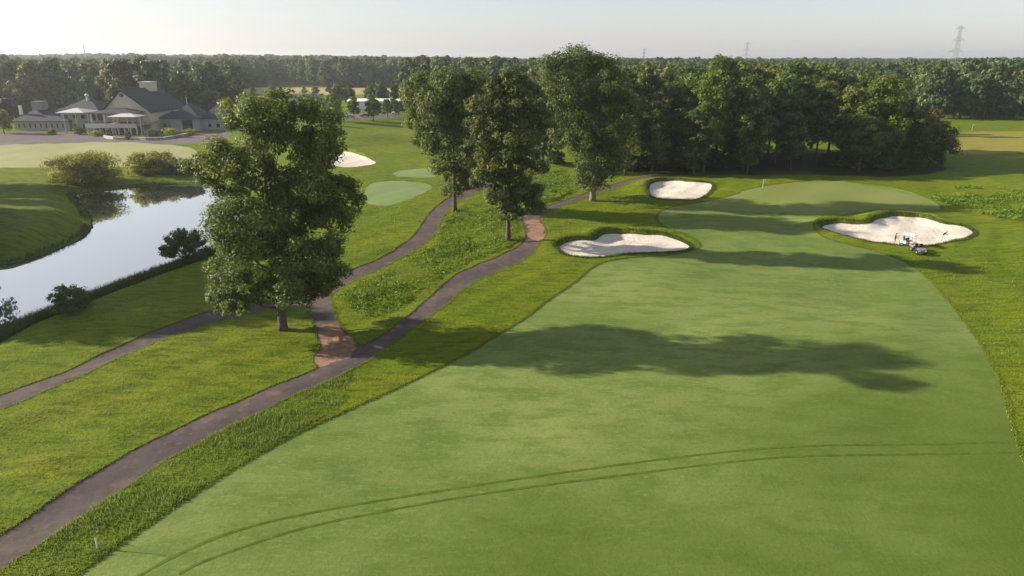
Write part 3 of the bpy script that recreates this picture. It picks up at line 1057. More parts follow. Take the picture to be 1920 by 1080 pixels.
for i, (u, vb, vt) in enumerate(gspots):
    p = at(u, vb)
    _, zt = on_plane(u, vt, p.y)
    hgt = max(9.0, zt - p.z)
    s = hgt / 28.0
    w = max(0.70, min(1.15, s * random.uniform(1.02, 1.25)))
    k = (i * 7 + i // 4) % 4
    if 1400 < u < 1560:
        k = 3
    if vb >= 320:
        lab, grp = 'shorter dark tree at the front edge of the grove, by the path behind the green', 'front edge trees of the grove'
    elif vb < 292:
        lab, grp = 'tall tree deep inside the grove, its top showing above the trees before it', 'inner trees of the grove'
    elif 1400 < u < 1560:
        lab, grp = 'tall grove tree with bare lower trunk before the sunlit gap', 'bare trunked trees of the grove'
    elif u < 1110:
        lab, grp = 'tall dark tree of the grove close behind the massive pale-trunked tree', 'grove trees behind the massive tree'
    elif u < 1400:
        lab, grp = 'tall dark tree of the dense grove behind the small bunker', 'grove trees behind the small bunker'
    else:
        lab, grp = 'lower dark tree of the grove around the bright yellow green tree', 'grove trees around the bright tree'
    grove.put(k, p, random.uniform(0, 6.28), (w, w, s), lab, grp)

def solo_tree(name, label, u, vb, vt, wid, mat, seed, zfrac=0.2, count=9000, leaf=0.66, rad=0.32, group=None, cat='tree', nl=15):
    p = at(u, vb)
    _, zt = on_plane(u, vt, p.y)
    hgt = zt - p.z
    t = proto_tree(name, seed, hgt, wid, hgt * zfrac, nl, count, leaf, rad, mat=mat)
    t.location = p
    set_props(t, label, cat, group)
    return t

solo_tree('maple_tree', 'bright yellow green rounded tree at the right end of the grove', 1636, 314, 146, 17, 'light_leaf', 41, 0.12, 14000, 0.62)
solo_tree('oak_tree', 'broad dark tree at the right tip of the grove, reaching to the ground', 1742, 312, 232, 12.5, 'grove', 42, 0.06, 9000, 0.55)
solo_tree('maple_tree', 'small russet tree between the grove tip and the dry rough', 1728, 300, 204, 9, 'russet', 43, 0.1, 5000, 0.55)
solo_tree('maple_tree', 'lighter green tree with sunlit left side in the middle of the grove', 1318, 322, 138, 13, 'light_leaf', 44, 0.22, 10000, 0.6)
solo_tree('maple_tree', 'reddish topped tree among the dark trees of the grove', 1440, 290, 128, 12, 'russet', 45, 0.4, 7000, 0.65)

# bushes and small trees by the pond
pix = lambda *a: at(*a)
def bush(name, label, u, vb, vt, wpx, mat, seed, count, leaf, group=None, zlow=0.02, cat='bush'):
    p = at(u, vb)
    x0, zt = on_plane(u, vt, p.y)
    x1, _ = on_plane(u + wpx, vt, p.y)
    hgt, wid = zt - p.z, abs(x1 - x0)
    g = random.Random(seed)
    lob = []
    for k in range(14):
        a = k * 2.399 + g.uniform(-.4, .4)
        r = wid * 0.5 * math.sqrt((k + 0.4) / 14) * 0.72
        zc = hgt * (0.30 + 0.42 * math.sqrt(max(0.0, 1 - (r / (wid * 0.5)) ** 2)) * g.uniform(0.75, 1.1))
        s = wid * g.uniform(0.15, 0.21)
        lob.append((r * math.cos(a), r * math.sin(a), zc, s, s, min(s, hgt * 0.32)))
        lob.append((r * math.cos(a + .4) * 1.08, r * math.sin(a + .4) * 1.08, hgt * 0.2, s, s, hgt * 0.2))
    t = thing(name, label, cat, p, 0, group)
    link('foliage', crown_mesh('foliage', lob, count, leaf, seed, 0.42, 1.2), t, M[mat])
    mb = MB()
    for k in range(6):
        a = k * 1.05 + 0.3
        e = (wid * 0.22 * math.cos(a), wid * 0.22 * math.sin(a), hgt * 0.55)
        mb.tube([(0.1 * math.cos(a), 0.1 * math.sin(a), -0.3), (e[0] * 0.4, e[1] * 0.4, hgt * 0.3), e], [0.09, 0.06, 0.02], 6)
    mb.build('stem', M['bark'], t, True)
    return t

bush('willow_bush', 'large round yellow green bush on the far pond bank', 166, 358, 288, 122, 'bush', 51, 16000, 0.42)
bush('willow_bush', 'wide low bush on the far pond bank beside the round bush', 292, 342, 288, 96, 'bush', 52, 13000, 0.42)
bush('willow_bush', 'darker bush at the far pond bank half behind the big oak', 350, 343, 300, 74, 'dark_bush', 53, 9000, 0.42)
bush('pond_shrub', 'small round shrub on the near pond bank, low by the reeds', 133, 586, 534, 68, 'dark_bush', 54, 3500, 0.26)


ug = bush('undergrowth_shrub', 'dark shrub in the undergrowth of the grove', 1180, 318, 292, 46, 'dark_bush', 57, 3200, 0.5, 'undergrowth shrubs of the grove')
for i, (u, v, s) in enumerate([(1205, 315, 1.1), (1232, 317, 0.9), (1262, 313, 1.15), (1290, 316, 1.0), (1318, 312, 1.1), (1345, 315, 0.9), (1372, 312, 1.0), (1575, 312, 1.0), (1598, 315, 1.15),
                               (1625, 313, 1.0), (1655, 316, 1.1), (1682, 314, 1.0), (1708, 316, 0.9), (1150, 314, 0.9), (1042, 306, 0.9), (1240, 306, 1.2), (1330, 304, 1.2), (1560, 305, 0.8), (1640, 306, 1.2)]):
    o = copy_tree(ug)
    o.location = at(u, v)
    o.rotation_euler = (0, 0, i * 1.7)
    o.scale = (s, s, s * random.uniform(0.8, 1.25))


def spiky(name, label, u, vb, vt, wpx, seed, n=70):
    p = at(u, vb)
    x0, zt = on_plane(u, vt, p.y)
    x1, _ = on_plane(u + wpx, vt, p.y)
    hgt, wid = zt - p.z, abs(x1 - x0)
    g = np.random.default_rng(seed)
    t = thing(name, label, 'bush', p)
    mb = MB()
    P, N, S = [], [], []
    for k in range(n):
        a = g.uniform(0, 6.28)
        r = wid * 0.5 * math.sqrt(g.random())
        e = np.array([r * math.cos(a), r * math.sin(a), hgt * (1.05 - 0.55 * (2 * r / wid) ** 2) * g.uniform(0.7, 1.0)])
        m = e * np.array([0.35, 0.35, 0.6])
        mb.tube([(0.1 * math.cos(a), 0.1 * math.sin(a), -0.2), tuple(m), tuple(e)], [0.035, 0.025, 0.01], 4)
        m2 = 130
        tt = g.uniform(0.35, 1.05, m2)[:, None]
        q = m * (1 - tt) * 1.0 + e * tt + g.normal(size=(m2, 3)) * 0.16
        P.append(q)
        N.append(unit(g.normal(size=(m2, 3))))
        S.append(0.36 * g.uniform(0.7, 1.3, m2))
    P, N, S = np.vstack(P), np.vstack(N), np.concatenate(S)
    me = npmesh('foliage', leaf_quads(P, N, S, g, 0.4), np.arange(len(P) * 4).reshape(-1, 4))
    face_attr(me, 'tint', g.random(len(P)))
    link('foliage', me, t, M['dark_bush'])
    mb.build('stem', M['bark'], t, True)


spiky('pond_shrub', 'feathery upright shrub on the near pond bank left of the big oak', 352, 492, 428, 96, 61)

# trees on the left bank, whose shade and reflections fall over the pond
bank = Placer([proto_tree('bank_tree', 35, 22.0, 14.0, 3.0, 15, 9000, 0.7, 0.36)])
for i, (x, y, s) in enumerate([(-84, 84, 1.2), (-93, 110, 1.0), (-88, 97, 1.2), (-86, 77, 0.95), (-98, 90, 1.15), (-103, 98, 1.1), (-101, 106, 1.0), (-108, 114, 1.0), (-113, 124, 1.0), (-124, 139, 0.85), (-130, 150, 0.95), (-134, 159, 0.9), (-128, 118, 1.1), (-118, 104, 1.1)]):
    bank.put(0, (x, y, gz(x, y)), i * 1.3, s, 'leafy tree on the left bank of the pond', 'trees on the left pond bank')

# ------------------------------------------------------------------ far forest
FOREST_PROTOS = [
    proto_tree('forest_tree', 71, 22.0, 13.0, 3.0, 11, 2600, 1.25, 0.4, mat='forest', limbs=4),
    proto_tree('forest_tree', 72, 22.0, 11.0, 3.0, 11, 2400, 1.25, 0.4, mat='forest', limbs=4),
    proto_tree('forest_tree', 73, 22.0, 14.5, 4.0, 12, 2800, 1.3, 0.4, mat='forest', limbs=4),
    proto_tree('forest_tree', 74, 22.0, 9.0, 2.0, 10, 2200, 1.2, 0.35, mat='forest', limbs=4),
]
forest = Placer(FOREST_PROTOS)
n_far = 0


def far_row(pixrow, n, label, group, hmin, hmax, jit=3.0, depth=6.0):
    global n_far
    P = [ground(u, v) for u, v in pixrow]
    q = resample(np.array(P, float), 0.5, False)
    for k in range(n):
        c = q[int((k + 0.5) / n * (len(q) - 1))]
        x, y = c[0] + random.uniform(-jit, jit), c[1] + random.uniform(-depth, depth)
        s = random.uniform(hmin, hmax) / 22.0
        forest.put(n_far * 3 + k, (x, y, gz(x, y)), random.uniform(0, 6.28), (s * random.uniform(0.9, 1.15),) * 2 + (s,), label, group)
        n_far += 1


far_row([(1730, 223), (1760, 222), (1850, 222), (2010, 223)], 20, 'dense tree in the front row of the wood edge beyond the dry rough', 'front row of the wood edge', 14, 24)
far_row([(1720, 216), (1850, 215), (2000, 215)], 16, 'taller tree in the second row of the wood edge beyond the dry rough', 'second row of the wood edge', 20, 28)
far_row([(-60, 226), (60, 222), (200, 220), (330, 219), (450, 214)], 24, 'leafy tree in the wood just behind the clubhouse', 'trees behind the clubhouse', 12, 19)
far_row([(-60, 210), (120, 208), (300, 205), (440, 203)], 22, 'taller leafy tree in the second row of wood behind the clubhouse', 'second row behind the clubhouse', 15, 22)
far_row([(470, 185), (560, 185), (640, 184)], 7, 'small tree standing before the tan meadow', 'trees before the meadow', 6, 9, 6)
far_row([(735, 214), (780, 210), (860, 205), (960, 205), (1010, 210)], 14, 'tree in the wood behind the wide-crowned path tree', 'trees behind the path trees', 12, 19)
far_row([(1050, 262), (1200, 258), (1350, 255), (1390, 253)], 12, 'tall tree in the back of the grove', 'trees at the back of the grove', 20, 27)
far_row([(1560, 250), (1640, 252)], 5, 'tall tree in the back of the grove', 'trees at the back of the grove', 17, 22)
far_row([(450, 163), (560, 162), (660, 162), (780, 163)], 20, 'tree in the wood edge behind the tan meadow', 'trees behind the meadow', 16, 24, 6, 10)

far_row([(615, 208), (680, 203), (765, 204)], 11, 'tree behind the long white building', 'trees behind the white building', 9, 14)
# the rest of the wood, one mass
young = Placer([proto_tree('young_tree', 75, 9.0, 6.0, 1.2, 9, 2600, 0.6, 0.14, mat='light_leaf', limbs=4),
                proto_tree('young_tree', 76, 9.0, 5.0, 1.4, 9, 2400, 0.6, 0.14, mat='light_leaf', limbs=4)])
for i, (u, vb, vt) in enumerate([(626, 228, 174), (664, 224, 182), (700, 226, 182), (727, 222, 186), (590, 236, 200), (742, 218, 188)]):
    p = at(u, vb)
    _, zt = on_plane(u, vt, p.y)
    s = (zt - p.z) / 9.0
    young.put(i, p, i * 1.1, (s * 1.35, s * 1.35, s), 'young rounded tree in the row along the parking lot', 'young trees along the parking lot')
for i, (u, vb, vt, mt, lab) in enumerate([(18, 240, 184, 'plum', 'dark plum-leaved tree beside the left wing of the clubhouse'),
                                          (8, 250, 207, 'bush', 'yellow green rounded tree at the left end of the driveway')]):
    solo_tree('garden_tree', lab, u, vb, vt, 7.5, mt, 80 + i, 0.15, 3500, 0.6, 0.16)

wood_pts = []
clear = outline([(440, 168), (760, 168), (768, 262), (440, 262)], 0, 0, 10)
yy = 300.0
while yy < 4800:
    s = 8.5 if yy < 700 else (11.0 if yy < 1300 else (18.0 if yy < 2400 else 30.0))
    half = 0.82 * yy + 40
    n = int(2 * half / s)
    xs = np.linspace(-half, half, n) + rng.uniform(-0.45, 0.45, n) * s
    wood_pts.append(np.c_[xs, np.full(n, yy) + rng.uniform(-0.45, 0.45, n) * s, np.full(n, s)])
    yy += s
W = np.vstack(wood_pts)
x, y = W[:, 0], W[:, 1]
ax = x / y
ok = np.ones(len(W), bool)
lim = np.interp(ax, [-0.9, -0.42, -0.40, -0.16, -0.15, 0.05, 0.12, 0.40, 0.43, 0.62, 0.9], [335, 335, 420, 420, 340, 330, 300, 300, 376, 380, 380])
ok &= y > lim
ok &= ~inside(clear, W[:, :2]) & ~inside(resample(meadow + (meadow - meadow.mean(0)) * 0.04, 6), W[:, :2])
# gaps (clearings, roads) in the wood
gap = np.sin(x * 0.011 + 1.0) * np.cos(y * 0.006 + x * 0.002) + 0.4 * np.sin(x * 0.03 + y * 0.02)
ok &= ~((gap > 1.05) & (y > 600))
# power line corridor seen through the grove trunks
W = W[ok]
hz = height(W[:, :2])
sc = rng.uniform(12, 27, len(W)) / 22.0 * np.where(W[:, 1] < 900, 1.0, 1.04)
sc *= 0.85 + 0.25 * (0.5 + 0.5 * np.sin(W[:, 0] * 0.017 + 2) * np.cos(W[:, 1] * 0.013))
wid = np.where(W[:, 2] > 12, W[:, 2] / 11.0, 1.0)


def gn_forest(name, P, scl, proto, label):
    me = bpy.data.meshes.new(name)
    me.vertices.add(len(P))
    me.vertices.foreach_set('co', np.asarray(P, np.float32).ravel())
    a = me.attributes.new('scl', 'FLOAT_VECTOR', 'POINT')
    a.data.foreach_set('vector', np.asarray(scl, np.float32).ravel())
    r = me.attributes.new('rot', 'FLOAT_VECTOR', 'POINT')
    rv = np.zeros((len(P), 3), np.float32)
    rv[:, 2] = rng.uniform(0, 6.28, len(P))
    r.data.foreach_set('vector', rv.ravel())
    o = link(name, me)
    ng = bpy.data.node_groups.new(name, 'GeometryNodeTree')
    ng.interface.new_socket('Geometry', in_out='INPUT', socket_type='NodeSocketGeometry')
    ng.interface.new_socket('Geometry', in_out='OUTPUT', socket_type='NodeSocketGeometry')
    gi, go = ng.nodes.new('NodeGroupInput'), ng.nodes.new('NodeGroupOutput')
    ip = ng.nodes.new('GeometryNodeInstanceOnPoints')
    oi = ng.nodes.new('GeometryNodeObjectInfo')
    oi.inputs['Object'].default_value = proto
    oi.inputs['As Instance'].default_value = True
    n1, n2 = ng.nodes.new('GeometryNodeInputNamedAttribute'), ng.nodes.new('GeometryNodeInputNamedAttribute')
    n1.data_type = n2.data_type = 'FLOAT_VECTOR'
    n1.inputs['Name'].default_value = 'scl'
    n2.inputs['Name'].default_value = 'rot'
    ng.links.new(gi.outputs[0], ip.inputs['Points'])
    ng.links.new(oi.outputs['Geometry'], ip.inputs['Instance'])
    ng.links.new(n1.outputs[0], ip.inputs['Scale'])
    ng.links.new(n2.outputs[0], ip.inputs['Rotation'])
    ng.links.new(ip.outputs[0], go.inputs[0])
    md = o.modifiers.new('scatter', 'NODES')
    md.node_group = ng
    set_props(o, label, kind='stuff')
    return o


sel = rng.integers(0, 4, len(W))
for k in range(4):
    m = sel == k
    proto = [c for c in FOREST_PROTOS[k].children if c.name.startswith('crown')][0]
    gn_forest('forest', np.c_[W[m, 0], W[m, 1], hz[m]], np.c_[sc[m] * wid[m], sc[m] * wid[m], sc[m]], proto, 'far wood stretching to the horizon')


# ------------------------------------------------------------------ grass blades, weeds, bank grass
NOGRASS = [p for nm, p in polys if nm in ('bunker', 'dirt', 'path', 'green', 'tee', 'fairway', 'practice', 'lot', 'back_lot')] + [pond]


def scatter(n, pix_poly, exclude=True, z=0):
    """random points inside an outline given in photo pixels, off the paths and mown turf"""
    poly = np.array([trace(u, v, z) for u, v in pix_poly])
    lo, hi = poly.min(0), poly.max(0)
    P = rng.uniform(lo, hi, (n, 2))
    P = P[inside(poly, P)]
    if exclude:
        for q in NOGRASS:
            P = P[~inside(q, P)]
    return P


def blades(name, P, hgt, wid, mat, label, lean=0.5, hvar=0.5, tint=None, big=0.5):
    n = len(P)
    z = height(P)
    a = rng.uniform(0, 6.283, n)
    h = hgt * rng.uniform(1 - hvar, 1 + hvar, n)
    w = wid * rng.uniform(0.7, 1.3, n)
    d = np.c_[np.cos(a), np.sin(a)]
    ln = rng.uniform(0, lean, n) * h
    la = rng.uniform(0, 6.283, n)
    b0 = np.c_[P - d * w[:, None] / 2, z - 0.03]
    b1 = np.c_[P + d * w[:, None] / 2, z - 0.03]
    tp = np.c_[P + np.c_[np.cos(la), np.sin(la)] * ln[:, None], z + h]
    vs = np.stack([b0, b1, tp], 1).reshape(-1, 3)
    me = npmesh(name, vs, np.arange(len(vs)).reshape(-1, 3))
    face_attr(me, 'tint', rng.random(n) if tint is None else np.clip(tint, 0, 1))
    o = link(name, me, None, M[mat])
    set_props(o, label, kind='stuff')
    return o


def patchy(P, sc, seed):
    g = np.random.default_rng(seed)
    v = np.zeros(len(P))
    for k in range(6):
        a = g.uniform(0, 6.28)
        f = sc * (1.6 ** k)
        v += np.sin((P[:, 0] * np.cos(a) + P[:, 1] * np.sin(a)) * f + g.uniform(0, 6.28)) / (1.35 ** k)
    return v / 3.0


near_left = [(-120, 1180), (-160, 760), (-100, 620), (430, 480), (660, 470), (1000, 420), (1120, 480), (900, 660), (400, 930), (120, 1180)]
P = scatter(150000, near_left)
blades('rough_grass', P, 0.10, 0.08, 'blade', 'short rough grass around the cart paths', 0.9, 0.5, 0.5 + 0.35 * patchy(P, 0.25, 1) + rng.uniform(-.25, .25, len(P)))
strip_px = [(-60, 1140), (0, 1063), (185, 948), (319, 862), (463, 786), (560, 737), (660, 690), (640, 760), (560, 806), (463, 863), (370, 922), (259, 996), (141, 1078), (60, 1140)]
P = scatter(60000, strip_px)
P = P[patchy(P, 0.5, 2) > rng.uniform(-0.9, 0.5, len(P))]
blades('tall_grass', P, 0.24 * np.clip(1 + 0.9 * patchy(P, 0.7, 12), 0.3, 1.8), 0.065, 'tall_blade', 'tall grass strip between the cart path and the fairway', 1.0, 0.5)
right_px = [(1560, 460), (1700, 470), (2100, 470), (2300, 1100), (2000, 1100), (1900, 830), (1800, 600)]
P = scatter(60000, right_px)
blades('rough_grass', P, 0.13, 0.10, 'blade', 'short rough grass along the far side of the fairway', 0.9, 0.5, 0.4 + 0.35 * patchy(P, 0.25, 3) + rng.uniform(-.2, .2, len(P)))
mid_px = [(600, 480), (640, 330), (830, 310), (1200, 340), (1260, 420), (1330, 450), (1100, 500), (1000, 440), (700, 560)]
P = scatter(60000, mid_px)
blades('rough_grass', P, 0.15, 0.13, 'blade', 'short rough grass between the tees and the bunker', 0.9, 0.5, 0.5 + 0.35 * patchy(P, 0.2, 4) + rng.uniform(-.2, .2, len(P)))


def weeds(name, P, leaf, hgt, label, mat='weed'):
    z = height(P)
    n = len(P)
    v = np.clip(0.5 + 0.6 * patchy(P, 0.45, 9), 0.1, 1.3)
    pos = np.c_[P, z + hgt * v * rng.random(n) ** 0.7]
    nr = unit(rng.normal(size=(n, 3)) * 0.8 + np.array([0, 0, 0.7]))
    me = npmesh(name, leaf_quads(pos, nr, leaf * rng.uniform(0.6, 1.4, n), rng), np.arange(n * 4).reshape(-1, 4))
    face_attr(me, 'tint', np.clip(0.45 + 0.3 * patchy(P, 0.6, 10) + rng.uniform(-.3, .3, n), 0, 1))
    set_props(link(name, me, None, M[mat]), label, kind='stuff')


weed_px = [(625, 560), (680, 530), (740, 500), (800, 465), (835, 415), (870, 385), (930, 385), (965, 410), (975, 455), (930, 475), (870, 495), (830, 515), (790, 545), (750, 580), (690, 600)]
P = scatter(60000, weed_px)
P = P[patchy(P, 0.35, 5) > rng.uniform(-0.5, 0.6, len(P))]
weeds('weeds', P, 0.30, 0.75, 'leafy bright green weeds between the two cart paths')
P = scatter(26000, [(960, 375), (1000, 322), (1060, 318), (1090, 350), (1050, 372), (1010, 384)])
P = P[patchy(P, 0.3, 6) > rng.uniform(-0.8, 0.5, len(P))]
weeds('weeds', P, 0.36, 0.8, 'bright weeds beyond the path bend under the grove')
P = scatter(30000, [(1740, 372), (1790, 352), (1870, 358), (1990, 372), (2010, 420), (1900, 416), (1830, 400)])
P = P[patchy(P, 0.22, 7) > rng.uniform(-0.3, 0.7, len(P))]
weeds('brush', P, 0.42, 0.9, 'low bright brush beyond the tended bunker')
# tall grass along the near pond bank
dp = None
lo, hi = pond.min(0), pond.max(0)
def edge_scatter(poly, n, reach):
    k = rng.integers(0, len(poly), n)
    t = rng.random(n)[:, None]
    a, b = poly[k], poly[(k + 1) % len(poly)]
    return a * (1 - t) + b * t + rng.uniform(-reach, reach, (n, 2))


P = edge_scatter(pond, 200000, 3.0)
d = sdist(pond, P, 6.0)
nearside = P[:, 1] < np.interp(P[:, 0], [-95, -75, -66, -57, -50, -44], [50, 64, 82, 94, 110, 119])
P = P[(d > 0.0) & (d < 2.9) & nearside][:80000]
blades('bank_grass', P, 0.95, 0.11, 'reed', 'dense tall grass along the near bank of the pond', 0.5, 0.45)
P = rng.uniform((lo[0] - 3, lo[1] - 3), (hi[0] + 3, hi[1] + 4), (120000, 2))
d = sdist(pond, P, 6.0)
farside = P[:, 1] >= np.interp(P[:, 0], [-95, -75, -66, -57, -50, -44], [50, 64, 82, 94, 110, 119])
P = P[(d > 0.0) & (d < 1.4) & farside][:16000]
blades('bank_grass', P, 0.55, 0.12, 'reed', 'rough grass along the far bank of the pond', 0.5, 0.45)
# ragged edges of fairway and paths
P = edge_scatter(fairway, 40000, 0.22)
P = P[(P[:, 1] > 25) & (P[:, 1] < 150)]
blades('edge_grass', P, 0.09, 0.07, 'blade', 'ragged grass edge along the fairway', 0.9, 0.5)
P = np.vstack([edge_scatter(main_path, 26000, 0.16), edge_scatter(side_path, 22000, 0.16), edge_scatter(link_path, 5000, 0.2)])
for q_ in (main_path, side_path, link_path, dirt_a):
    P = P[sdist(q_, P, 1.0) > -0.14]
blades('edge_grass', P, 0.10, 0.06, 'blade', 'ragged grass edge along the cart paths', 0.9, 0.5)
# shaggy lips of the bunkers
for k, b in enumerate(bunkers[:3]):
    lo, hi = b.min(0) - 2, b.max(0) + 2
    P = rng.uniform(lo, hi, (60000, 2))
    d = sdist(b, P, 3.0)
    P = P[(d > -0.05) & (d < 0.8)][:9000]
    blades('lip_grass', P, (0.22, 0.26, 0.24)[k], 0.10, 'reed', ('shaggy grass lip around the bunker by the path bend', 'shaggy grass lip around the small bunker by the green',
           'shaggy grass lip around the tended bunker')[k], 0.9, 0.5)

# ------------------------------------------------------------------ clubhouse
GC = 2.0                                        # terrace level
CY = 268.0                                      # distance of the main front
club_o = Vector((on_plane(228, 240, CY)[0], CY, GC))


def X_at(u, Y, v=225):
    return on_plane(u, v, Y)[0]


def Z_at(v, Y):
    return on_plane(960, v, Y)[1]


def rel(x, y, z):
    return (x - club_o.x, y - club_o.y, z - club_o.z)


class CB(MB):
    """builder in world coordinates that is stored relative to the clubhouse"""
    def build(self, name, mat, parent=None, **k):
        self.v = [rel(*p) for p in self.v]
        return MB.build(self, name, mat, parent, **k)


def hip(x0, x1, y0, y1, z0, z1, over=0.6, ridge=0.45, along='x', gable=False, th=0.18):
    """hip (or gable) roof with eaves and thickness"""
    x0, x1, y0, y1 = x0 - over, x1 + over, y0 - over, y1 + over
    m = CB()
    if along == 'x':
        ins = 0 if gable else min((y1 - y0) * ridge, (x1 - x0) * 0.48)
        yc = (y0 + y1) / 2
        r0, r1 = (x0 + ins, yc, z1), (x1 - ins, yc, z1)
        top = [(x0, y0, z0), (x1, y0, z0), (x1, y1, z0), (x0, y1, z0), r0, r1]
        fs = [(0, 1, 5, 4), (2, 3, 4, 5), (1, 2, 5), (3, 0, 4)]
    else:
        ins = 0 if gable else min((x1 - x0) * ridge, (y1 - y0) * 0.48)
        xc = (x0 + x1) / 2
        r0, r1 = (xc, y0 + ins, z1), (xc, y1 - ins, z1)
        top = [(x0, y0, z0), (x1, y0, z0), (x1, y1, z0), (x0, y1, z0), r0, r1]
        fs = [(0, 1, 4), (1, 2, 5, 4), (2, 3, 5), (3, 0, 4, 5)]
    bot = [(a, b, c - th) for a, b, c in top]
    vs = top + bot
    fb = [tuple(i + 6 for i in reversed(f)) for f in fs]
    rim = [(0, 6, 7, 1), (1, 7, 8, 2), (2, 8, 9, 3), (3, 9, 6, 0)]
    return m.add(vs, fs + fb + rim)


club = thing('clubhouse', 'white clubhouse with big cream gable, dark roofs and a columned terrace', 'building', club_o)
ROWS = []


def cwin(x0, x1, yf, z0, z1, name='window', pane='glass'):
    """window on a front facing wall: frame proud of the wall, pane set back in it"""
    w = 0.10
    f = CB()
    f.box(x0, x0 + w, yf - 0.07, yf + 0.05, z0, z1)
    f.box(x1 - w, x1, yf - 0.07, yf + 0.05, z0, z1)
    f.box(x0 + w, x1 - w, yf - 0.07, yf + 0.05, z1 - w, z1)
    f.box(x0 + w, x1 - w, yf - 0.09, yf + 0.05, z0, z0 + w)
    o = f.build(name, M['trim'], club)
    CB().box(x0 + w, x1 - w, yf - 0.03, yf + 0.02, z0 + w, z1 - w).build('pane', M[pane], o)


# left wing
Y0, Y1 = CY, CY + 13
xa, xb = X_at(25, Y0), X_at(128, Y0)
ze = Z_at(227, Y0)
CB().box(xa, xb, Y0, Y1, GC - 0.6, ze).build('wall', M['wall_white'], club)
hip(xa, xb, Y0, Y1, ze, Z_at(203, CY + 6.5), 0.7).build('roof', M['roof'], club)
for k in range(9):
    x = xa + 1.2 + k * (xb - xa - 2.0) / 9
    cwin(x, x + 0.95, Y0, GC + 1.0, GC + 2.7)
xu0, xu1 = X_at(66, CY + 4), X_at(86, CY + 4)
CB().box(xu0, xu1, CY + 3.5, CY + 7, Z_at(206, CY + 4), Z_at(190, CY + 4)).build('rooftop_unit', M['body_grey'], club)
CB().box(X_at(39, CY + 3), X_at(43, CY + 3), CY + 3, CY + 4, Z_at(215, CY + 3), Z_at(198, CY + 3)).build('vent', M['metal_white'], club)
# middle block
xm0, xm1 = X_at(112, CY), X_at(184, CY)
zm = Z_at(208, CY)
CB().box(xm0, xm1, CY + 1, CY + 16, GC - 0.6, zm).build('wall', M['wall_white'], club)
hip(xm0, xm1, CY + 1, CY + 16, zm, Z_at(184, CY + 8), 0.8).build('roof', M['roof'], club)
for k in range(3):
    x = xm0 + 1.2 + k * 3.2
    cwin(x, x + 1.8, CY + 1, GC + 4.3, GC + 6.0)
    cwin(x, x + 1.8, CY + 1, GC + 0.7, GC + 2.6)
xv = X_at(174, CY + 8)
CB().tube([(xv, CY + 7, Z_at(200, CY + 7)), (xv, CY + 7, Z_at(181, CY + 7))], [0.45, 0.45], 10).tube(
    [(xv, CY + 7, Z_at(180.5, CY + 7)), (xv, CY + 7, Z_at(178.5, CY + 7)), (xv, CY + 7, Z_at(175.5, CY + 7))], [0.6, 0.85, 0.3], 10).build('chimney', M['trim'], club)
# canvas canopies in front
hip(X_at(117, 262), X_at(168, 262), 259, 268.5, Z_at(210, 262), Z_at(202, 264), 0.2, 0.5).build('canopy', M['canvas'], club)
for u in (120, 143, 166):
    x = X_at(u, 259.5)
    CB().box(x - 0.12, x + 0.12, 259.3, 259.54, GC - 0.3, Z_at(210, 262)).build('post', M['trim'], club)
# terrace: deck with fascia, columns, railing, lower posts
DY0, DY1 = 252.0, CY
xd0, xd1 = X_at(158, DY0), X_at(254, DY0)
zd1, zd0 = Z_at(232, DY0), Z_at(240, DY0)
CB().box(xd0, xd1, DY0, DY1, zd0 + 0.5, zd1 - 0.4).build('terrace_floor', M['stone'], club)
CB().box(xd0, xd1, DY0 - 0.2, DY0 - 0.003, zd0, zd1).build('fascia', M['trim'], club)
for k in range(9):
    x = xd0 + 0.4 + k * (xd1 - xd0 - 0.8) / 8
    CB().box(x - 0.18, x + 0.18, DY0 + 0.3, DY0 + 0.66, GC - 0.6, zd0 + 0.5).build('post', M['trim'], club)
for k in range(8):
    x0 = xd0 + 0.4 + k * (xd1 - xd0 - 0.8) / 8 + 0.5
    x1 = xd0 + 0.4 + (k + 1) * (xd1 - xd0 - 0.8) / 8 - 0.5
    cwin(x0, x1, DY0 + 5.0, GC + 0.2, GC + 2.5)
CB().box(xd0 + 0.2, xd1 - 0.2, DY0 + 5.0, DY0 + 5.3, GC - 0.6, zd0 + 0.5).build('wall', M['wall_white'], club)
zr = Z_at(212, 256)
for u in (172, 197, 222, 248):
    x = X_at(u, 256)
    CB().box(x - 0.32, x + 0.32, 255.7, 256.3, zd1 - 0.4, zr).build('column', M['trim'], club)
hip(X_at(166, 256), X_at(252, 256), 255, CY + 2, zr, Z_at(203, 261), 0.6).build('roof', M['roof_navy'], club)
for k in range(6):
    x0 = X_at(170, 266) + k * 2.7
    cwin(x0, x0 + 2.2, 266.0, zd1 - 0.2, zr - 0.6)
CB().box(X_at(166, 266), X_at(252, 266), 266.0, 267.9, GC, zr - 0.2).build('wall', M['wall_white'], club)
rl = CB()
for k in range(31):
    x = xd0 + 0.2 + k * (xd1 - xd0 - 0.4) / 30
    rl.box(x - 0.04, x + 0.04, DY0 + 0.1, DY0 + 0.18, zd1 - 0.4, zd1 + 0.55)
rl.box(xd0, xd1, DY0 + 0.08, DY0 + 0.2, zd1 + 0.55, zd1 + 0.65)
rl.build('railing', M['dark'], club)
hip(X_at(211, 252.5), X_at(264, 252.5), 249.5, 256, Z_at(218, 252), Z_at(212.5, 253), 0.2, 0.5).build('canopy', M['canvas'], club)
for u in (213, 238, 262):
    x = X_at(u, 249.8)
    CB().box(x - 0.1, x + 0.1, 249.7, 249.9, GC - 0.3, Z_at(218, 252)).build('post', M['trim'], club)
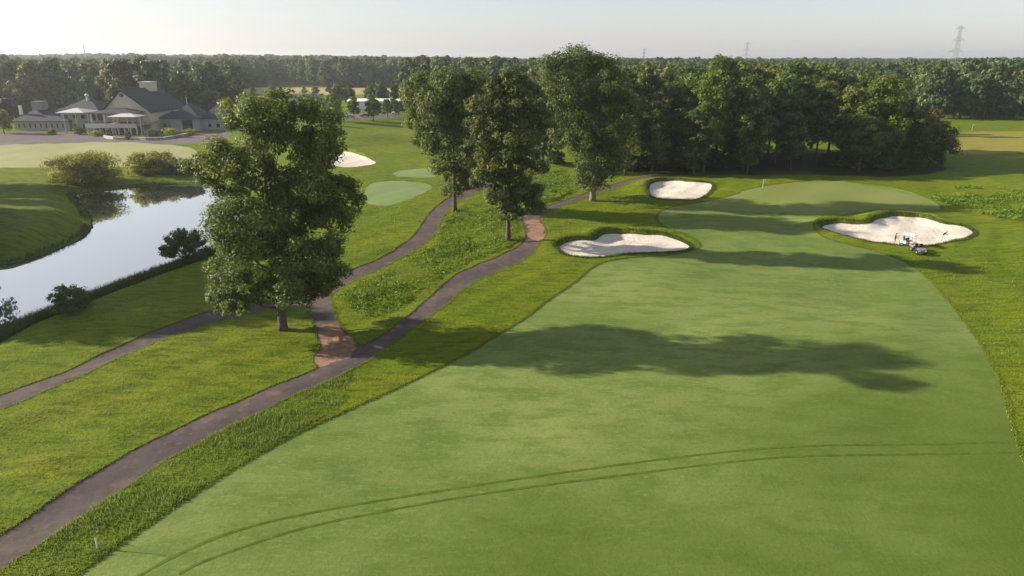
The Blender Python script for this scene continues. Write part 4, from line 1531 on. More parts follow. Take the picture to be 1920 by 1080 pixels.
# main gable block
gx0, gx1 = X_at(196, 263), X_at(281, 263)
gzE, gzA = Z_at(208, 263), Z_at(170, 263)
GY0, GY1 = 263.5, 292.0
gxc = (gx0 + gx1) / 2 - 0.8
m = CB().box(gx0, gx1, GY0, GY1, GC - 0.6, gzE)
m.add([(gx0, GY0, gzE), (gx1, GY0, gzE), (gxc, GY0, gzA), (gx0, GY0 + 0.3, gzE), (gx1, GY0 + 0.3, gzE), (gxc, GY0 + 0.3, gzA)],
      [(0, 1, 2), (5, 4, 3), (0, 3, 4, 1), (1, 4, 5, 2), (2, 5, 3, 0)])
m.build('wall', M['wall_cream'], club)
r = CB()
ov, th = 0.9, 0.35
sl = (gzA - gzE) / (gx1 - gxc)
sl0 = (gzA - gzE) / (gxc - gx0)
for sgn, xe, s_ in ((1, gx1 + ov, sl), (-1, gx0 - ov, sl0)):
    zz = gzA - abs(xe - gxc) * s_
    a = [(gxc, GY0 - 0.9, gzA + 0.05), (xe, GY0 - 0.9, zz + 0.05), (xe, GY1 + 0.6, zz + 0.05), (gxc, GY1 + 0.6, gzA + 0.05)]
    b = [(p[0], p[1], p[2] + th) for p in a]
    r.add(a + b, [(0, 1, 2, 3), (7, 6, 5, 4), (0, 4, 5, 1), (1, 5, 6, 2), (2, 6, 7, 3), (3, 7, 4, 0)])
roof_main = r.build('roof', M['roof_navy'], club)
ow = Z_at(179, 263)
o = CB().tube([(gxc, GY0 - 0.12, ow), (gxc, GY0 + 0.05, ow)], [0.95, 0.95], 14).build('window', M['trim'], club)
CB().tube([(gxc, GY0 - 0.16, ow), (gxc, GY0 - 0.05, ow)], [0.72, 0.72], 14).build('pane', M['glass'], o)
# cupola on the ridge
qx0, qx1, qy = X_at(254, 276), X_at(283, 276), 276.0
CB().box(gxc - 1.9, gxc + 1.9, 281, 287, gzA - 2.2, Z_at(155, 284)).build('cupola', M['wall_cream'], club)
CB().box(gxc - 2.2, gxc + 2.2, 280.7, 287.3, Z_at(155, 284), Z_at(153, 284)).build('cupola_cap', M['trim'], club)
# link and right wing
lx0, lx1 = gx1, X_at(322, 270)
CB().box(lx0 + 0.003, lx1, 270.5, 284, GC - 0.6, Z_at(221, 270)).build('wall', M['wall_white'], club)
hip(lx0, lx1, 270.5, 284, Z_at(221, 270), Z_at(208, 276), 0.6).build('roof', M['roof_navy'], club)
for k in range(3):
    x = lx0 + 0.8 + k * 2.6
    cwin(x, x + 1.5, 270.5, GC + 0.9, GC + 2.6)
rx0, rx1 = X_at(318, 268), X_at(372, 268)
CB().box(rx0, rx1, 268, 281, GC - 0.6, Z_at(222, 268)).build('wall', M['wall_white'], club)
hip(rx0, rx1, 268, 281, Z_at(222, 268), Z_at(194, 274), 0.8, 0.42, 'y').build('roof', M['roof'], club)
dx0, dx1 = X_at(341, 268), X_at(360, 268)
d = CB().box(dx0, dx1, 267.9, 268.1, GC - 0.3, Z_at(225, 268)).build('garage_door', M['dark'], club)
CB().box(dx0 + 0.1, dx1 - 0.1, 267.84, 267.897, GC + 1.4, GC + 1.5).build('rail', M['steel'], d)
sx1 = X_at(420, 272)
CB().box(rx1 - 0.5, sx1, 271, 283, GC - 0.6, Z_at(222, 271)).build('wall', M['wall_white'], club)
hip(rx1, sx1, 271, 283, Z_at(222, 271), Z_at(197, 277), 0.7).build('roof', M['roof_navy'], club)
for k in range(2):
    x = rx1 + 2.0 + k * 3.2
    cwin(x, x + 1.6, 271, GC + 0.8, GC + 2.5)
px_ = X_at(355, 274)
CB().tube([(px_, 274, Z_at(199, 274)), (px_, 274, Z_at(178, 274))], [0.12, 0.06], 6).build('aerial', M['trim'], club)

# terrace garden: retaining walls, shrubs, parasol-like lamp posts
def wall_run(label, pixs, hgt, thick=0.5):
    pts_ = [at(u, v) for u, v in pixs]
    b = pts_[0]
    mb = MB()
    for p, q in zip(pts_[:-1], pts_[1:]):
        d = (q - p)
        nrm = Vector((-d.y, d.x, 0)).normalized() * thick / 2
        vs = []
        for zz in (-0.6, hgt):
            for c, s in ((p, 1), (q, 1), (q, -1), (p, -1)):
                vs.append((c.x + s * nrm.x - b.x, c.y + s * nrm.y - b.y, c.z + zz - b.z))
        mb.add(vs, [(3, 2, 1, 0), (4, 5, 6, 7), (0, 1, 5, 4), (1, 2, 6, 5), (2, 3, 7, 6), (3, 0, 4, 7)])
    t = thing('retaining_wall', label, 'wall', b)
    mb.build('wall', M['stone'], t)
    mc = MB()
    for p, q in zip(pts_[:-1], pts_[1:]):
        d = (q - p)
        nrm = Vector((-d.y, d.x, 0)).normalized() * (thick / 2 + 0.08)
        vs = []
        for zz in (hgt + 0.003, hgt + 0.15):
            for c, s in ((p, 1), (q, 1), (q, -1), (p, -1)):
                vs.append((c.x + s * nrm.x - b.x, c.y + s * nrm.y - b.y, c.z + zz - b.z))
        mc.add(vs, [(3, 2, 1, 0), (4, 5, 6, 7), (0, 1, 5, 4), (1, 2, 6, 5), (2, 3, 7, 6), (3, 0, 4, 7)])
    mc.build('coping', M['trim'], t)


wall_run('low stone wall curving along the driveway below the terrace', [(246, 262), (275, 263), (305, 262), (330, 258), (352, 253)], 0.7)
wall_run('short stone wall in front of the terrace posts', [(196, 258), (214, 261), (236, 262)], 0.6)
garden = [(150, 252, 236, 22, 'dark_bush', 'dark rounded shrub beside the canvas canopy'), (206, 258, 238, 12, 'dark_bush', 'narrow dark shrub in front of the terrace posts'),
          (241, 262, 243, 12, 'dark_bush', 'upright dark shrub at the end of the terrace wall'), (182, 255, 246, 20, 'bush', 'low green shrub under the terrace'),
          (322, 257, 240, 34, 'bush', 'mound of yellow green planting beside the garage'), (355, 252, 242, 30, 'bush', 'low yellow green hedge in front of the garage door'),
          (285, 258, 243, 26, 'dark_bush', 'dark shrub against the gable wall'), (98, 252, 240, 14, 'bush', 'small shrub at the front of the left wing')]
for i, (u, vb, vt, w, mt, lab) in enumerate(garden):
    bush('garden_shrub', lab, u, vb, vt, w, mt, 90 + i, 900, 0.45, 'shrubs around the clubhouse')
# ------------------------------------------------------------------ far buildings, cars, pylons
def warehouse(label, u0, u1, vb, vt, depth, wallm, roofm, name='warehouse'):
    p0, p1 = at(u0, vb), at(u1, vb)
    Y = (p0.y + p1.y) / 2
    xa, xb = p0.x, p1.x
    hgt = on_plane((u0 + u1) / 2, vt, Y)[1] - p0.z
    t = thing(name, label, 'building', (xa, Y, p0.z))
    L = xb - xa
    MB().box(0, L, 0, depth, -0.5, hgt * 0.8).build('wall', M[wallm], t)
    MB().add([(-0.5, -0.5, hgt * 0.8), (L + 0.5, -0.5, hgt * 0.8), (L + 0.5, depth + 0.5, hgt * 0.8), (-0.5, depth + 0.5, hgt * 0.8),
              (-0.5, depth / 2, hgt), (L + 0.5, depth / 2, hgt)], [(0, 1, 5, 4), (2, 3, 4, 5), (1, 2, 5), (3, 0, 4), (3, 2, 1, 0)]).build('roof', M[roofm], t)
    n = max(2, int(L / 6))
    for k in range(n):
        x = (k + 0.5) * L / n
        o = MB().box(x - 1.2, x + 1.2, -0.06, 0.03, hgt * 0.28, hgt * 0.60).build('window', M['trim'], t)
        MB().box(x - 1.08, x + 1.08, -0.09, -0.062, hgt * 0.31, hgt * 0.57).build('pane', M['glass'], o)


warehouse('long low white building beyond the young trees', 648, 752, 206, 186, 14, 'metal_white', 'metal_white')
warehouse('low tan building at the edge of the meadow', 548, 600, 190, 176, 10, 'wall_cream', 'roof')


def car(label, loc, rz, paint, group=None):
    t = thing('parked_car', label, 'car', loc, rz, group)
    pr = [(-2.2, 0.35), (-2.2, 0.85), (-2.05, 0.98), (-1.2, 1.02), (-0.75, 1.46), (0.75, 1.50), (1.55, 1.05), (2.15, 0.92), (2.25, 0.6), (2.2, 0.35)]
    mb = MB()
    vs = [(x, -0.88 + (0.14 if z > 1.2 else 0), z) for x, z in pr] + [(x, 0.88 - (0.14 if z > 1.2 else 0), z) for x, z in pr]
    n = len(pr)
    fs = [tuple(range(n)), tuple(range(2 * n - 1, n - 1, -1))] + [(i, i + n, (i + 1) % n + n, (i + 1) % n) for i in range(n)]
    mb.add(vs, fs).build('body', paint, t, bevel=0.04)
    for s in (-1, 1):
        MB().add([(-1.1, s * 0.865, 1.05), (1.35, s * 0.865, 1.08), (0.7, s * 0.76, 1.44), (-0.75, s * 0.76, 1.42),
                  (-1.1, s * 0.845, 1.05), (1.35, s * 0.845, 1.08), (0.7, s * 0.74, 1.44), (-0.75, s * 0.74, 1.42)],
                 [(0, 1, 2, 3), (7, 6, 5, 4), (0, 4, 5, 1), (1, 5, 6, 2), (2, 6, 7, 3), (3, 7, 4, 0)]).build('window', M['glass'], t)
    MB().add([(0.82, -0.68, 1.49), (0.82, 0.68, 1.49), (1.56, 0.76, 1.09), (1.56, -0.76, 1.09), (0.80, -0.68, 1.46), (0.80, 0.68, 1.46), (1.53, 0.76, 1.06), (1.53, -0.76, 1.06)],
             [(0, 1, 2, 3), (7, 6, 5, 4), (0, 4, 5, 1), (1, 5, 6, 2), (2, 6, 7, 3), (3, 7, 4, 0)]).build('windshield', M['glass'], t)
    for sx in (-1.35, 1.4):
        for s in (-1, 1):
            w = MB().tube([(sx, s * 0.72, 0.33), (sx, s * 0.93, 0.33)], [0.33, 0.33], 14).build('wheel', M['rubber'], t)
            MB().tube([(sx, s * 0.90, 0.33), (sx, s * 0.945, 0.33)], [0.19, 0.19], 12).build('rim', M['steel'], w)


paint_w = plain('white_car_paint', (0.72, 0.72, 0.72), 0.3, 0.5, 0.02)
paint_s = plain('silver_car_paint', (0.36, 0.37, 0.38), 0.3, 0.5, 0.02, metallic=0.4)
paint_d = plain('dark_car_paint', (0.04, 0.045, 0.06), 0.3, 0.5, 0.02)
p = at(606, 226); car('white car parked beside the young trees', p, 0.3, paint_w)
p = at(655, 221); car('silver car in the parking lot beyond the mounds', p, 0.2, paint_s)
p = at(684, 219); car('dark car in the parking lot between the young trees', p, 0.2, paint_d)
p = at(742, 214); car('pale grey car at the end of the parking lot near the white building', p, 0.2, paint_w)


def pylon(label, u, vt, Y, name='transmission_tower', z0=0.0, base=4.2, group=None):
    x, zt = on_plane(u, vt, Y)
    zb = gz(x, Y)
    H = zt - zb
    t = thing(name, label, 'pylon', (x, Y, zb), 0.5, group)
    r = max(0.07, Y * 0.00010)
    waist = 0.62 * H

    def wdt(z):
        return base + (0.9 - base) * min(1, z / waist) if z < waist else 0.9 - 0.25 * (z - waist) / (H - waist)
    lv = [0.0]
    while lv[-1] < H * 0.97:
        lv.append(min(H * 0.98, lv[-1] + max(2.0, 1.5 * wdt(lv[-1]))))
    for sx in (-1, 1):
        for sy in (-1, 1):
            MB().tube([(sx * wdt(z), sy * wdt(z), z) for z in lv], [r] * len(lv), 4).build('leg', M['steel'], t)
    br = MB()
    for a, b in zip(lv[:-1], lv[1:]):
        wa, wb = wdt(a), wdt(b)
        for s in (-1, 1):
            br.tube([(-wa, s * wa, a), (wb, s * wb, b)], [r * 0.6] * 2, 4)
            br.tube([(wa, s * wa, a), (-wb, s * wb, b)], [r * 0.6] * 2, 4)
            br.tube([(s * wa, -wa, a), (s * wb, wb, b)], [r * 0.6] * 2, 4)
            br.tube([(s * wa, wa, a), (s * wb, -wb, b)], [r * 0.6] * 2, 4)
    br.build('bracing', M['steel'], t)
    for zf, L in ((0.66, 7.5), (0.80, 6.0), (0.94, 4.5)):
        z = zf * H
        w = wdt(z)
        arm = MB()
        for s in (-1, 1):
            for sy in (-1, 1):
                arm.tube([(s * w, sy * w, z), (s * L, 0, z + 0.3)], [r * 0.8, r * 0.5], 4)
                arm.tube([(s * w, sy * w, z + 1.8), (s * L, 0, z + 0.3)], [r * 0.8, r * 0.5], 4)
            arm.tube([(s * L, 0, z + 0.3), (s * L, 0, z - 1.8)], [r * 0.8, r * 0.8], 4)
        arm.build('crossarm', M['steel'], t)


PG = 'transmission towers above the wood'
pylon('large lattice transmission tower rising above the right wood', 1803, 45, 455)
pylon('distant lattice tower above the middle of the grove', 1402, 78, 900)
pylon('very distant lattice tower left of the grove crest', 1208, 90, 1350)


def mast(label, u, vt, Y):
    x, zt = on_plane(u, vt, Y)
    zb = gz(x, Y)
    t = thing('radio_mast', label, 'mast', (x, Y, zb))
    H = zt - zb
    MB().tube([(0, 0, 0), (0, 0, H * 0.8), (0, 0, H)], [0.9, 0.6, 0.12], 6).build('pole', M['steel'], t)
    MB().box(-1.1, 1.1, -1.1, 1.1, H * 0.80, H * 0.815).box(-1.0, 1.0, -1.0, 1.0, H * 0.70, H * 0.715).build('antenna_platform', M['steel'], t)


mast('tall radio mast above the wood behind the clubhouse', 155, 79, 1300)
mast('thin distant mast above the wood behind the path trees', 862, 97, 1900)


# ------------------------------------------------------------------ course furniture
def flagstick(label, u, v, vt, col, flag=True):
    p = at(u, v)
    p.z = gz(p.x, p.y) - 0.05
    H = on_plane(u, vt, p.y)[1] - p.z
    t = thing('flagstick', label, 'flag', p)
    MB().tube([(0, 0, -0.15), (0, 0, H)], [0.035, 0.022], 8).build('pole', M['post_white'], t)
    vs, fs = [], []
    for i in range(7):
        a = i / 6
        for s in (0, 1):
            for dz in (0.0, 0.42):
                vs.append((0.02 + 0.62 * a, 0.07 * math.sin(a * 6) + s * 0.012, H - 0.45 + dz - 0.16 * a * a))
    for i in range(6):
        b = i * 4
        fs += [(b, b + 4, b + 5, b + 1), (b + 3, b + 7, b + 6, b + 2), (b, b + 2, b + 6, b + 4), (b + 1, b + 5, b + 7, b + 3)]
    fs += [(0, 1, 3, 2), (24, 26, 27, 25)]
    MB().add(vs, fs).build('flag', col, t)
    MB().tube([(0, 0, 0.02), (0, 0, 0.065)], [0.10, 0.10], 12).build('cup_rim', M['post_white'], t)


flagstick('flagstick with small pale flag on the putting green', 1430, 352, 336, M['post_white'])
flagstick('tall pale flagstick on the far field beyond the dry rough', 1822, 246, 232, M['post_white'])


def sign(label, u, v):
    p = at(u, v)
    t = thing('yardage_sign', label, 'sign', p)
    MB().tube([(0, 0, -0.2), (0, 0, 0.9)], [0.05, 0.05], 6).build('post', M['post_wood'], t)
    MB().box(-0.7, 0.7, -0.04, 0.04, 0.75, 1.75).build('panel', M['flag_yellow'], t, bevel=0.02)


sign('small yellow board in the dry rough beside the grove tip', 1781, 265)

p = at(183, 1028)
t = thing('marker_stake', 'thin weathered stake with white foot in the tall grass strip', 'stake', p)
MB().tube([(0, 0, -0.2), (0.01, 0, 0.75)], [0.055, 0.05], 8).build('foot', M['post_white'], t)
MB().tube([(0.01, 0, 0.75), (0.03, 0.01, 1.3), (0.04, 0, 1.9)], [0.026, 0.022, 0.018], 8).build('shaft', M['post_wood'], t)


# ------------------------------------------------------------------ people and vehicles at the bunker
def skin_mesh(name, nodes, edges, mats, pick, root=0, sub=1):
    me = bpy.data.meshes.new(name)
    me.from_pydata([n[:3] for n in nodes], edges, [])
    o = bpy.data.objects.new(name, me)
    COL.objects.link(o)
    md = o.modifiers.new('skin', 'SKIN')
    md.use_smooth_shade = True
    for i, n in enumerate(nodes):
        sv = me.skin_vertices[0].data[i]
        sv.radius = (n[3], n[4] if len(n) > 4 else n[3])
        sv.use_root = (i == root)
    sd = o.modifiers.new('sub', 'SUBSURF')
    sd.levels = sd.render_levels = sub
    dg = bpy.context.evaluated_depsgraph_get()
    me2 = bpy.data.meshes.new_from_object(o.evaluated_get(dg))
    me2.name = name
    bpy.data.objects.remove(o)
    me2.materials.clear()
    for m_ in mats:
        me2.materials.append(m_)
    for pl in me2.polygons:
        pl.material_index = pick(pl.center)
        pl.use_smooth = True
    return me2


skin_m = plain('skin', (0.36, 0.22, 0.15), 0.6, 0.3, 0.05)
shirt_navy = plain('navy_cotton', (0.014, 0.017, 0.028), 0.85, 0.1, 0.2)
shirt_black = plain('black_cotton', (0.012, 0.012, 0.014), 0.85, 0.1, 0.2)
short_dark = plain('dark_twill', (0.030, 0.030, 0.036), 0.85, 0.1, 0.2)
khaki = plain('khaki_twill', (0.42, 0.36, 0.27), 0.85, 0.1, 0.1)
boot = plain('boot_leather', (0.05, 0.035, 0.025), 0.7, 0.2, 0.1)
hair_m = plain('dark_hair', (0.02, 0.014, 0.010), 0.7, 0.3, 0.2)


def fingers(nodes, edges, hand, d, side):
    """four fingers and a thumb from the hand node, along direction d, gently curled"""
    d = Vector(d).normalized()
    s = d.cross(Vector(side)).normalized()
    up = s.cross(d).normalized()
    h = Vector(nodes[hand][:3])
    for k in range(4):
        L = (0.075, 0.085, 0.08, 0.062)[k]
        b = h + d * 0.045 + s * (k - 1.5) * 0.021
        m_ = b + d * L * 0.55 - up * 0.008
        e = m_ + d * L * 0.35 - up * 0.03
        i = len(nodes)
        nodes += [(*b, 0.010), (*m_, 0.009), (*e, 0.008)]
        edges += [(hand, i), (i, i + 1), (i + 1, i + 2)]
    b = h + s * -0.045 + d * 0.01
    e = b + s * -0.02 + d * 0.045 - up * 0.01
    i = len(nodes)
    nodes += [(*b, 0.012), (*e, 0.010)]
    edges += [(hand, i), (i, i + 1)]


def person(label, p, rz, pose, shirt, trouser, long_legs):
    t = thing('person', label, 'person', p, rz)
    n, e = [], []

    def add(par, x, y, z, r, r2=None):
        n.append((x, y, z, r, r2 if r2 else r))
        if par is not None:
            e.append((par, len(n) - 1))
        return len(n) - 1
    if pose == 'stand':            # faces +x, weight on both feet, arms lowered to a rake handle
        pel = add(None, 0, 0, 0.95, 0.155, 0.12)
        wst = add(pel, 0.01, 0, 1.10, 0.135, 0.11)
        chs = add(wst, 0.02, 0, 1.30, 0.165, 0.12)
        nb_ = add(chs, 0.02, 0, 1.46, 0.09, 0.08)
        nk = add(nb_, 0.035, 0, 1.53, 0.055)
        add(nk, 0.06, 0, 1.60, 0.075, 0.085)
        add(len(n) - 1, 0.065, 0, 1.69, 0.085, 0.10)
        add(len(n) - 1, 0.05, 0, 1.76, 0.06, 0.07)
        for s in (-1, 1):
            sh = add(chs, 0.02, s * 0.19, 1.41, 0.062)
            el = add(sh, 0.10 if s > 0 else 0.0, s * 0.26, 1.13, 0.046)
            wr = add(el, 0.34 if s > 0 else 0.20, s * 0.20 if s > 0 else -0.06, 1.05 if s > 0 else 0.96, 0.034)
            hd = add(wr, 0.40 if s > 0 else 0.27, s * 0.17 if s > 0 else 0.0, 1.03 if s > 0 else 0.94, 0.036, 0.03)
            fingers(n, e, hd, (1, -0.3 * s, -0.2), (0, 0, 1))
            hp = add(pel, 0, s * 0.10, 0.88, 0.10)
            kn = add(hp, 0.03, s * 0.15, 0.50, 0.062)
            an = add(kn, -0.01, s * 0.19, 0.11, 0.042)
            hl = add(an, 0.0, s * 0.19, 0.045, 0.045)
            add(hl, 0.17, s * 0.21, 0.03, 0.035)

        def pick(c):
            if c.z > 1.53: return 0
            if c.z > 1.0 and math.hypot(c.x - 0.02, c.y) < 0.27 and c.z > 1.02: return 1 if not (c.x > 0.2) else 0
            if c.z > 0.55 and c.x < 0.2: return 2
            return 3 if c.z < 0.11 else (2 if long_legs else 0)
        head = (0.06, 0, 1.70)
    else:                          # bent forward over the rake, one arm out
        pel = add(None, 0, 0, 0.92, 0.15, 0.12)
        wst = add(pel, 0.13, 0, 1.02, 0.13, 0.11)
        chs = add(wst, 0.33, 0, 1.14, 0.16, 0.12)
        nb_ = add(chs, 0.46, 0, 1.22, 0.09, 0.08)
        nk = add(nb_, 0.54, 0, 1.27, 0.055)
        add(nk, 0.60, 0, 1.32, 0.075, 0.085)
        add(len(n) - 1, 0.67, 0, 1.36, 0.085, 0.10)
        add(len(n) - 1, 0.72, 0, 1.40, 0.06, 0.07)
        for s in (-1, 1):
            sh = add(chs, 0.40, s * 0.19, 1.18, 0.06)
            el = add(sh, 0.60, s * 0.22, 0.98, 0.045)
            wr = add(el, 0.84, s * 0.10, 0.98 if s > 0 else 0.86, 0.034)
            hd = add(wr, 0.91, s * 0.06, 0.98 if s > 0 else 0.84, 0.036, 0.03)
            fingers(n, e, hd, (1, -0.2 * s, 0), (0, 0, 1))
            hp = add(pel, 0.0, s * 0.10, 0.86, 0.10)
            kn = add(hp, 0.10 if s > 0 else -0.06, s * 0.14, 0.49, 0.062)
            an = add(kn, 0.06 if s > 0 else -0.22, s * 0.16, 0.11, 0.042)
            hl = add(an, 0.06 if s > 0 else -0.23, s * 0.16, 0.045, 0.045)
            add(hl, 0.23 if s > 0 else -0.06, s * 0.18, 0.03, 0.035)

        def pick(c):
            if c.x > 0.53 and c.z > 1.16: return 0
            if c.x > 0.58: return 0
            if c.z > 0.97 or c.x > 0.22: return 1
            return 3 if c.z < 0.11 else (2 if (long_legs or c.z > 0.5) else 0)
        head = (0.67, 0, 1.36)
    me = skin_mesh('body', n, e, [skin_m, shirt, trouser, boot], pick)
    link('body', me, t)
    hx, hy, hz_ = head
    # cap with brim
    cap = MB()
    rings = [(0.112, 0.03), (0.108, 0.07), (0.085, 0.115), (0.04, 0.138)]
    vs = [(hx - 0.005 + r * math.cos(a * math.pi / 6), hy + 0.86 * r * math.sin(a * math.pi / 6), hz_ + z) for r, z in rings for a in range(12)]
    fs = [(i * 12 + k, i * 12 + (k + 1) % 12, (i + 1) * 12 + (k + 1) % 12, (i + 1) * 12 + k) for i in range(3) for k in range(12)] + [tuple(range(36, 48)), tuple(range(11, -1, -1))]
    cap.add(vs, fs)
    cap.box(hx + 0.07, hx + 0.19, hy - 0.075, hy + 0.075, hz_ + 0.025, hz_ + 0.042)
    cap.build('cap', shirt, t, True)
    fc = MB()
    fc.box(hx + 0.085, hx + 0.125, hy - 0.014, hy + 0.014, hz_ - 0.045, hz_ - 0.005, 0.006)
    fc.build('nose', skin_m, t, True)
    ey = MB()
    for s in (-1, 1):
        ey.box(hx + 0.085, hx + 0.098, hy + s * 0.035 - 0.012, hy + s * 0.035 + 0.012, hz_ - 0.006, hz_ + 0.008)
    ey.build('eyes', hair_m, t)
    mo = MB().box(hx + 0.078, hx + 0.092, hy - 0.022, hy + 0.022, hz_ - 0.075, hz_ - 0.066).build('mouth', boot, t)
    er = MB()
    for s in (-1, 1):
        er.box(hx - 0.02, hx + 0.015, hy + s * 0.083 - 0.010, hy + s * 0.083 + 0.010, hz_ - 0.04, hz_ + 0.02, 0.004)
    er.build('ears', skin_m, t, True)
    return t


def rake(label, p, rz, a, b):
    t = thing('bunker_rake', label, 'rake', p, rz)
    MB().tube([a, b], [0.018, 0.018], 8).build('handle', M['post_wood'], t)
    hd = MB().box(b[0] - 0.03, b[0] + 0.03, b[1] - 0.32, b[1] + 0.32, b[2] - 0.02, b[2] + 0.03).build('head', M['dark'], t)
    tn = MB()
    for k in range(13):
        y_ = b[1] - 0.3 + k * 0.05
        tn.tube([(b[0], y_, b[2] - 0.02), (b[0], y_, b[2] - 0.09)], [0.008, 0.005], 5)
    tn.build('tines', M['dark'], hd)


pA = at(1677, 456.5)
pA.z = gz(pA.x, pA.y) - 0.07
person('person in dark cap, shirt and shorts standing at the bunker edge with a rake', pA, -0.4, 'stand', shirt_navy, short_dark, False)
rake('rake held upright by the standing person', pA, -0.4, (0.33, 0.08, 1.45), (0.75, 0.02, 0.10))
pB = at(1766, 450)
pB.z = gz(pB.x, pB.y) - 0.07
person('person in black shirt and khaki trousers bending over to rake the sand', pB, 0.25, 'bend', shirt_black, khaki, True)
rake('rake pushed out by the bending person', pB, 0.25, (0.70, 0.03, 0.84), (1.75, 0.03, 0.10))


def wheel(parent, x, y, r, w, n=16):
    o = MB().tube([(x - w / 2, y, r), (x - w * 0.42, y, r), (x + w * 0.42, y, r), (x + w / 2, y, r)], [r * 0.86, r, r, r * 0.86], n).build('wheel', M['rubber'], parent, True)
    MB().tube([(x - w * 0.53, y, r), (x + w * 0.53, y, r)], [r * 0.48, r * 0.48], 12).build('rim', M['steel'], o)


# open grounds-crew utility vehicle, nose towards -y
pU = at(1722, 474)
t = thing('utility_vehicle', 'open grey utility vehicle with dark seats parked before the bunker', 'vehicle', (pU.x, pU.y, gz(pU.x, pU.y)), -0.12)
for x_, y_ in ((-0.62, -0.95), (0.62, -0.95), (-0.62, 1.0), (0.62, 1.0)):
    wheel(t, x_, y_, 0.31, 0.26)
MB().box(-0.55, 0.55, -1.3, 1.6, 0.30, 0.46).build('chassis', M['dark'], t, bevel=0.03)
MB().add([(-0.66, -1.45, 0.38), (0.66, -1.45, 0.38), (0.66, -0.60, 0.44), (-0.66, -0.60, 0.44),
          (-0.58, -1.36, 0.72), (0.58, -1.36, 0.72), (0.64, -0.62, 0.98), (-0.64, -0.62, 0.98)],
         [(3, 2, 1, 0), (4, 5, 6, 7), (0, 1, 5, 4), (1, 2, 6, 5), (2, 3, 7, 6), (3, 0, 4, 7)]).build('hood', M['body_grey'], t, bevel=0.05)
for s in (-1, 1):
    MB().tube([(s * 0.42, -1.47, 0.60), (s * 0.42, -1.40, 0.60)], [0.085, 0.085], 12).build('headlight', M['trim'], t)
    MB().box(s * 0.62 - 0.16, s * 0.62 + 0.16, -1.32, -0.58, 0.66, 0.71).build('fender', M['body_dark'], t, bevel=0.02)
MB().box(-0.62, 0.62, -0.60, 0.25, 0.44, 0.50).build('floor', M['dark'], t)
for s in (-1, 1):
    MB().box(s * 0.32 - 0.25, s * 0.32 + 0.25, -0.22, 0.28, 0.50, 0.86).build('seat', M['body_dark'], t, bevel=0.05)
    MB().box(s * 0.32 - 0.25, s * 0.32 + 0.25, 0.22, 0.36, 0.862, 1.40).build('backrest', M['body_dark'], t, bevel=0.05)
MB().tube([(-0.32, -0.68, 0.92), (-0.32, -0.42, 1.10)], [0.025, 0.025], 8).build('steering_column', M['dark'], t)
ring = [(-0.32 + 0.19 * math.cos(k * math.pi / 8), -0.41 + 0.10 * math.sin(k * math.pi / 8), 1.11 + 0.16 * math.sin(k * math.pi / 8)) for k in range(17)]
MB().tube(ring, [0.018] * 17, 6).build('steering_wheel', M['dark'], t)
bed = MB().box(-0.70, 0.70, 0.45, 1.95, 0.62, 0.68)
bed.box(-0.70, -0.64, 0.45, 1.95, 0.682, 1.0).box(0.64, 0.70, 0.45, 1.95, 0.682, 1.0).box(-0.638, 0.638, 0.45, 0.51, 0.682, 1.0).box(-0.638, 0.638, 1.89, 1.95, 0.682, 1.0)
bed.build('cargo_bed', M['body_grey'], t)
MB().box(-0.45, 0.35, 0.7, 1.5, 0.685, 0.92, 0.08).build('sand_load', M['sand'], t, bevel=0.05)

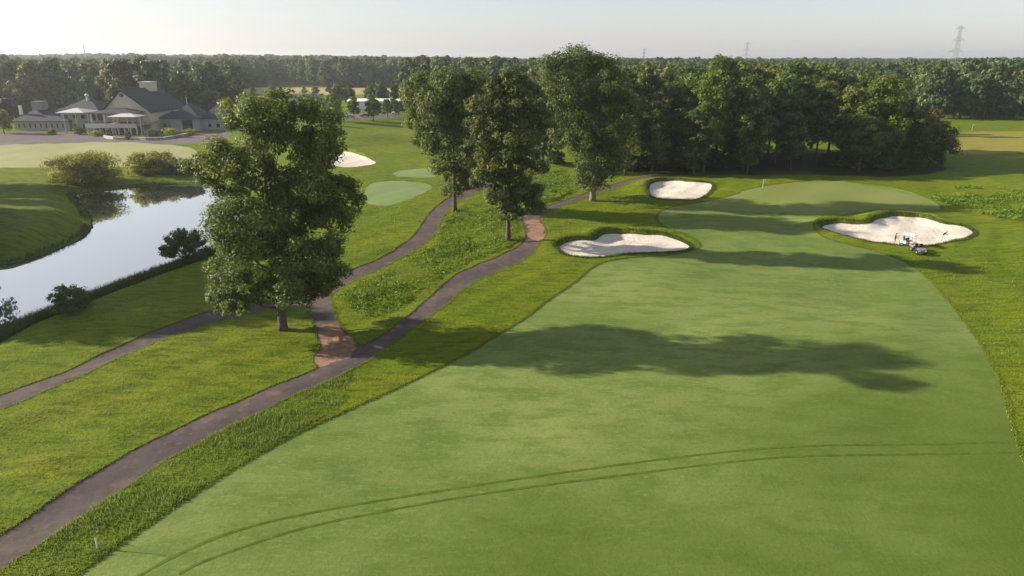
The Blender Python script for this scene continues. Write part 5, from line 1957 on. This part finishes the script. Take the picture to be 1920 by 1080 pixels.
# golf cart with white roof
pK = at(1706, 462)
t = thing('golf_cart', 'golf cart with flat white roof behind the grey utility vehicle', 'golf cart', (pK.x, pK.y + 0.3, gz(pK.x, pK.y + 0.3)), 0.55)
for x_, y_ in ((-0.52, -0.80), (0.52, -0.80), (-0.52, 0.82), (0.52, 0.82)):
    wheel(t, x_, y_, 0.23, 0.20)
MB().box(-0.50, 0.50, -1.05, 1.15, 0.22, 0.38).build('chassis', M['dark'], t, bevel=0.03)
MB().add([(-0.58, -1.22, 0.34), (0.58, -1.22, 0.34), (0.58, -0.62, 0.34), (-0.58, -0.62, 0.34),
          (-0.50, -1.10, 0.62), (0.50, -1.10, 0.62), (0.56, -0.62, 0.86), (-0.56, -0.62, 0.86)],
         [(3, 2, 1, 0), (4, 5, 6, 7), (0, 1, 5, 4), (1, 2, 6, 5), (2, 3, 7, 6), (3, 0, 4, 7)]).build('front_body', M['metal_white'], t, bevel=0.05)
MB().box(-0.58, 0.58, 0.22, 1.20, 0.38, 0.72).build('rear_body', M['metal_white'], t, bevel=0.07)
MB().box(-0.54, 0.54, -0.12, 0.42, 0.722, 0.86).build('seat', M['dark'], t, bevel=0.04)
MB().box(-0.54, 0.54, 0.38, 0.50, 0.863, 1.28).build('backrest', M['dark'], t, bevel=0.04)
for x_ in (-0.52, 0.52):
    MB().tube([(x_, -0.72, 0.80), (x_ * 0.97, -0.55, 1.84)], [0.022, 0.022], 8).build('roof_post', M['dark'], t)
    MB().tube([(x_, 0.72, 0.70), (x_ * 0.97, 0.62, 1.84)], [0.022, 0.022], 8).build('roof_post', M['dark'], t)
MB().box(-0.66, 0.66, -0.85, 0.95, 1.84, 1.92, 0.03).build('roof', M['metal_white'], t, bevel=0.025)
ring = [(-0.25 + 0.17 * math.cos(k * math.pi / 8), -0.48 + 0.10 * math.sin(k * math.pi / 8), 1.0 + 0.14 * math.sin(k * math.pi / 8)) for k in range(17)]
MB().tube(ring, [0.016] * 17, 6).build('steering_wheel', M['dark'], t)
MB().tube([(-0.25, -0.72, 0.78), (-0.25, -0.48, 1.0)], [0.022, 0.022], 8).build('steering_column', M['dark'], t)
bag = MB().tube([(0.2, 1.05, 0.72), (0.2, 1.10, 1.35)], [0.13, 0.15], 10).build('golf_bag', M['body_dark'], t)

# ------------------------------------------------------------------ air
def haze_box():
    mb = MB().box(-5300, 5300, -60, 5700, -5, 66)
    m = bpy.data.materials.new('haze_air')
    m.use_nodes = True
    nt = m.node_tree
    nt.nodes.clear()
    out = nt.nodes.new('ShaderNodeOutputMaterial')
    pv = nt.nodes.new('ShaderNodeVolumePrincipled')
    pv.inputs['Color'].default_value = (0.86, 0.91, 1.0, 1)
    pv.inputs['Density'].default_value = 0.00014
    pv.inputs['Anisotropy'].default_value = 0.55
    nt.links.new(pv.outputs[0], out.inputs['Volume'])
    o = mb.build('haze', m)
    set_props(o, 'thin morning haze in the air', kind='stuff')


haze_box()
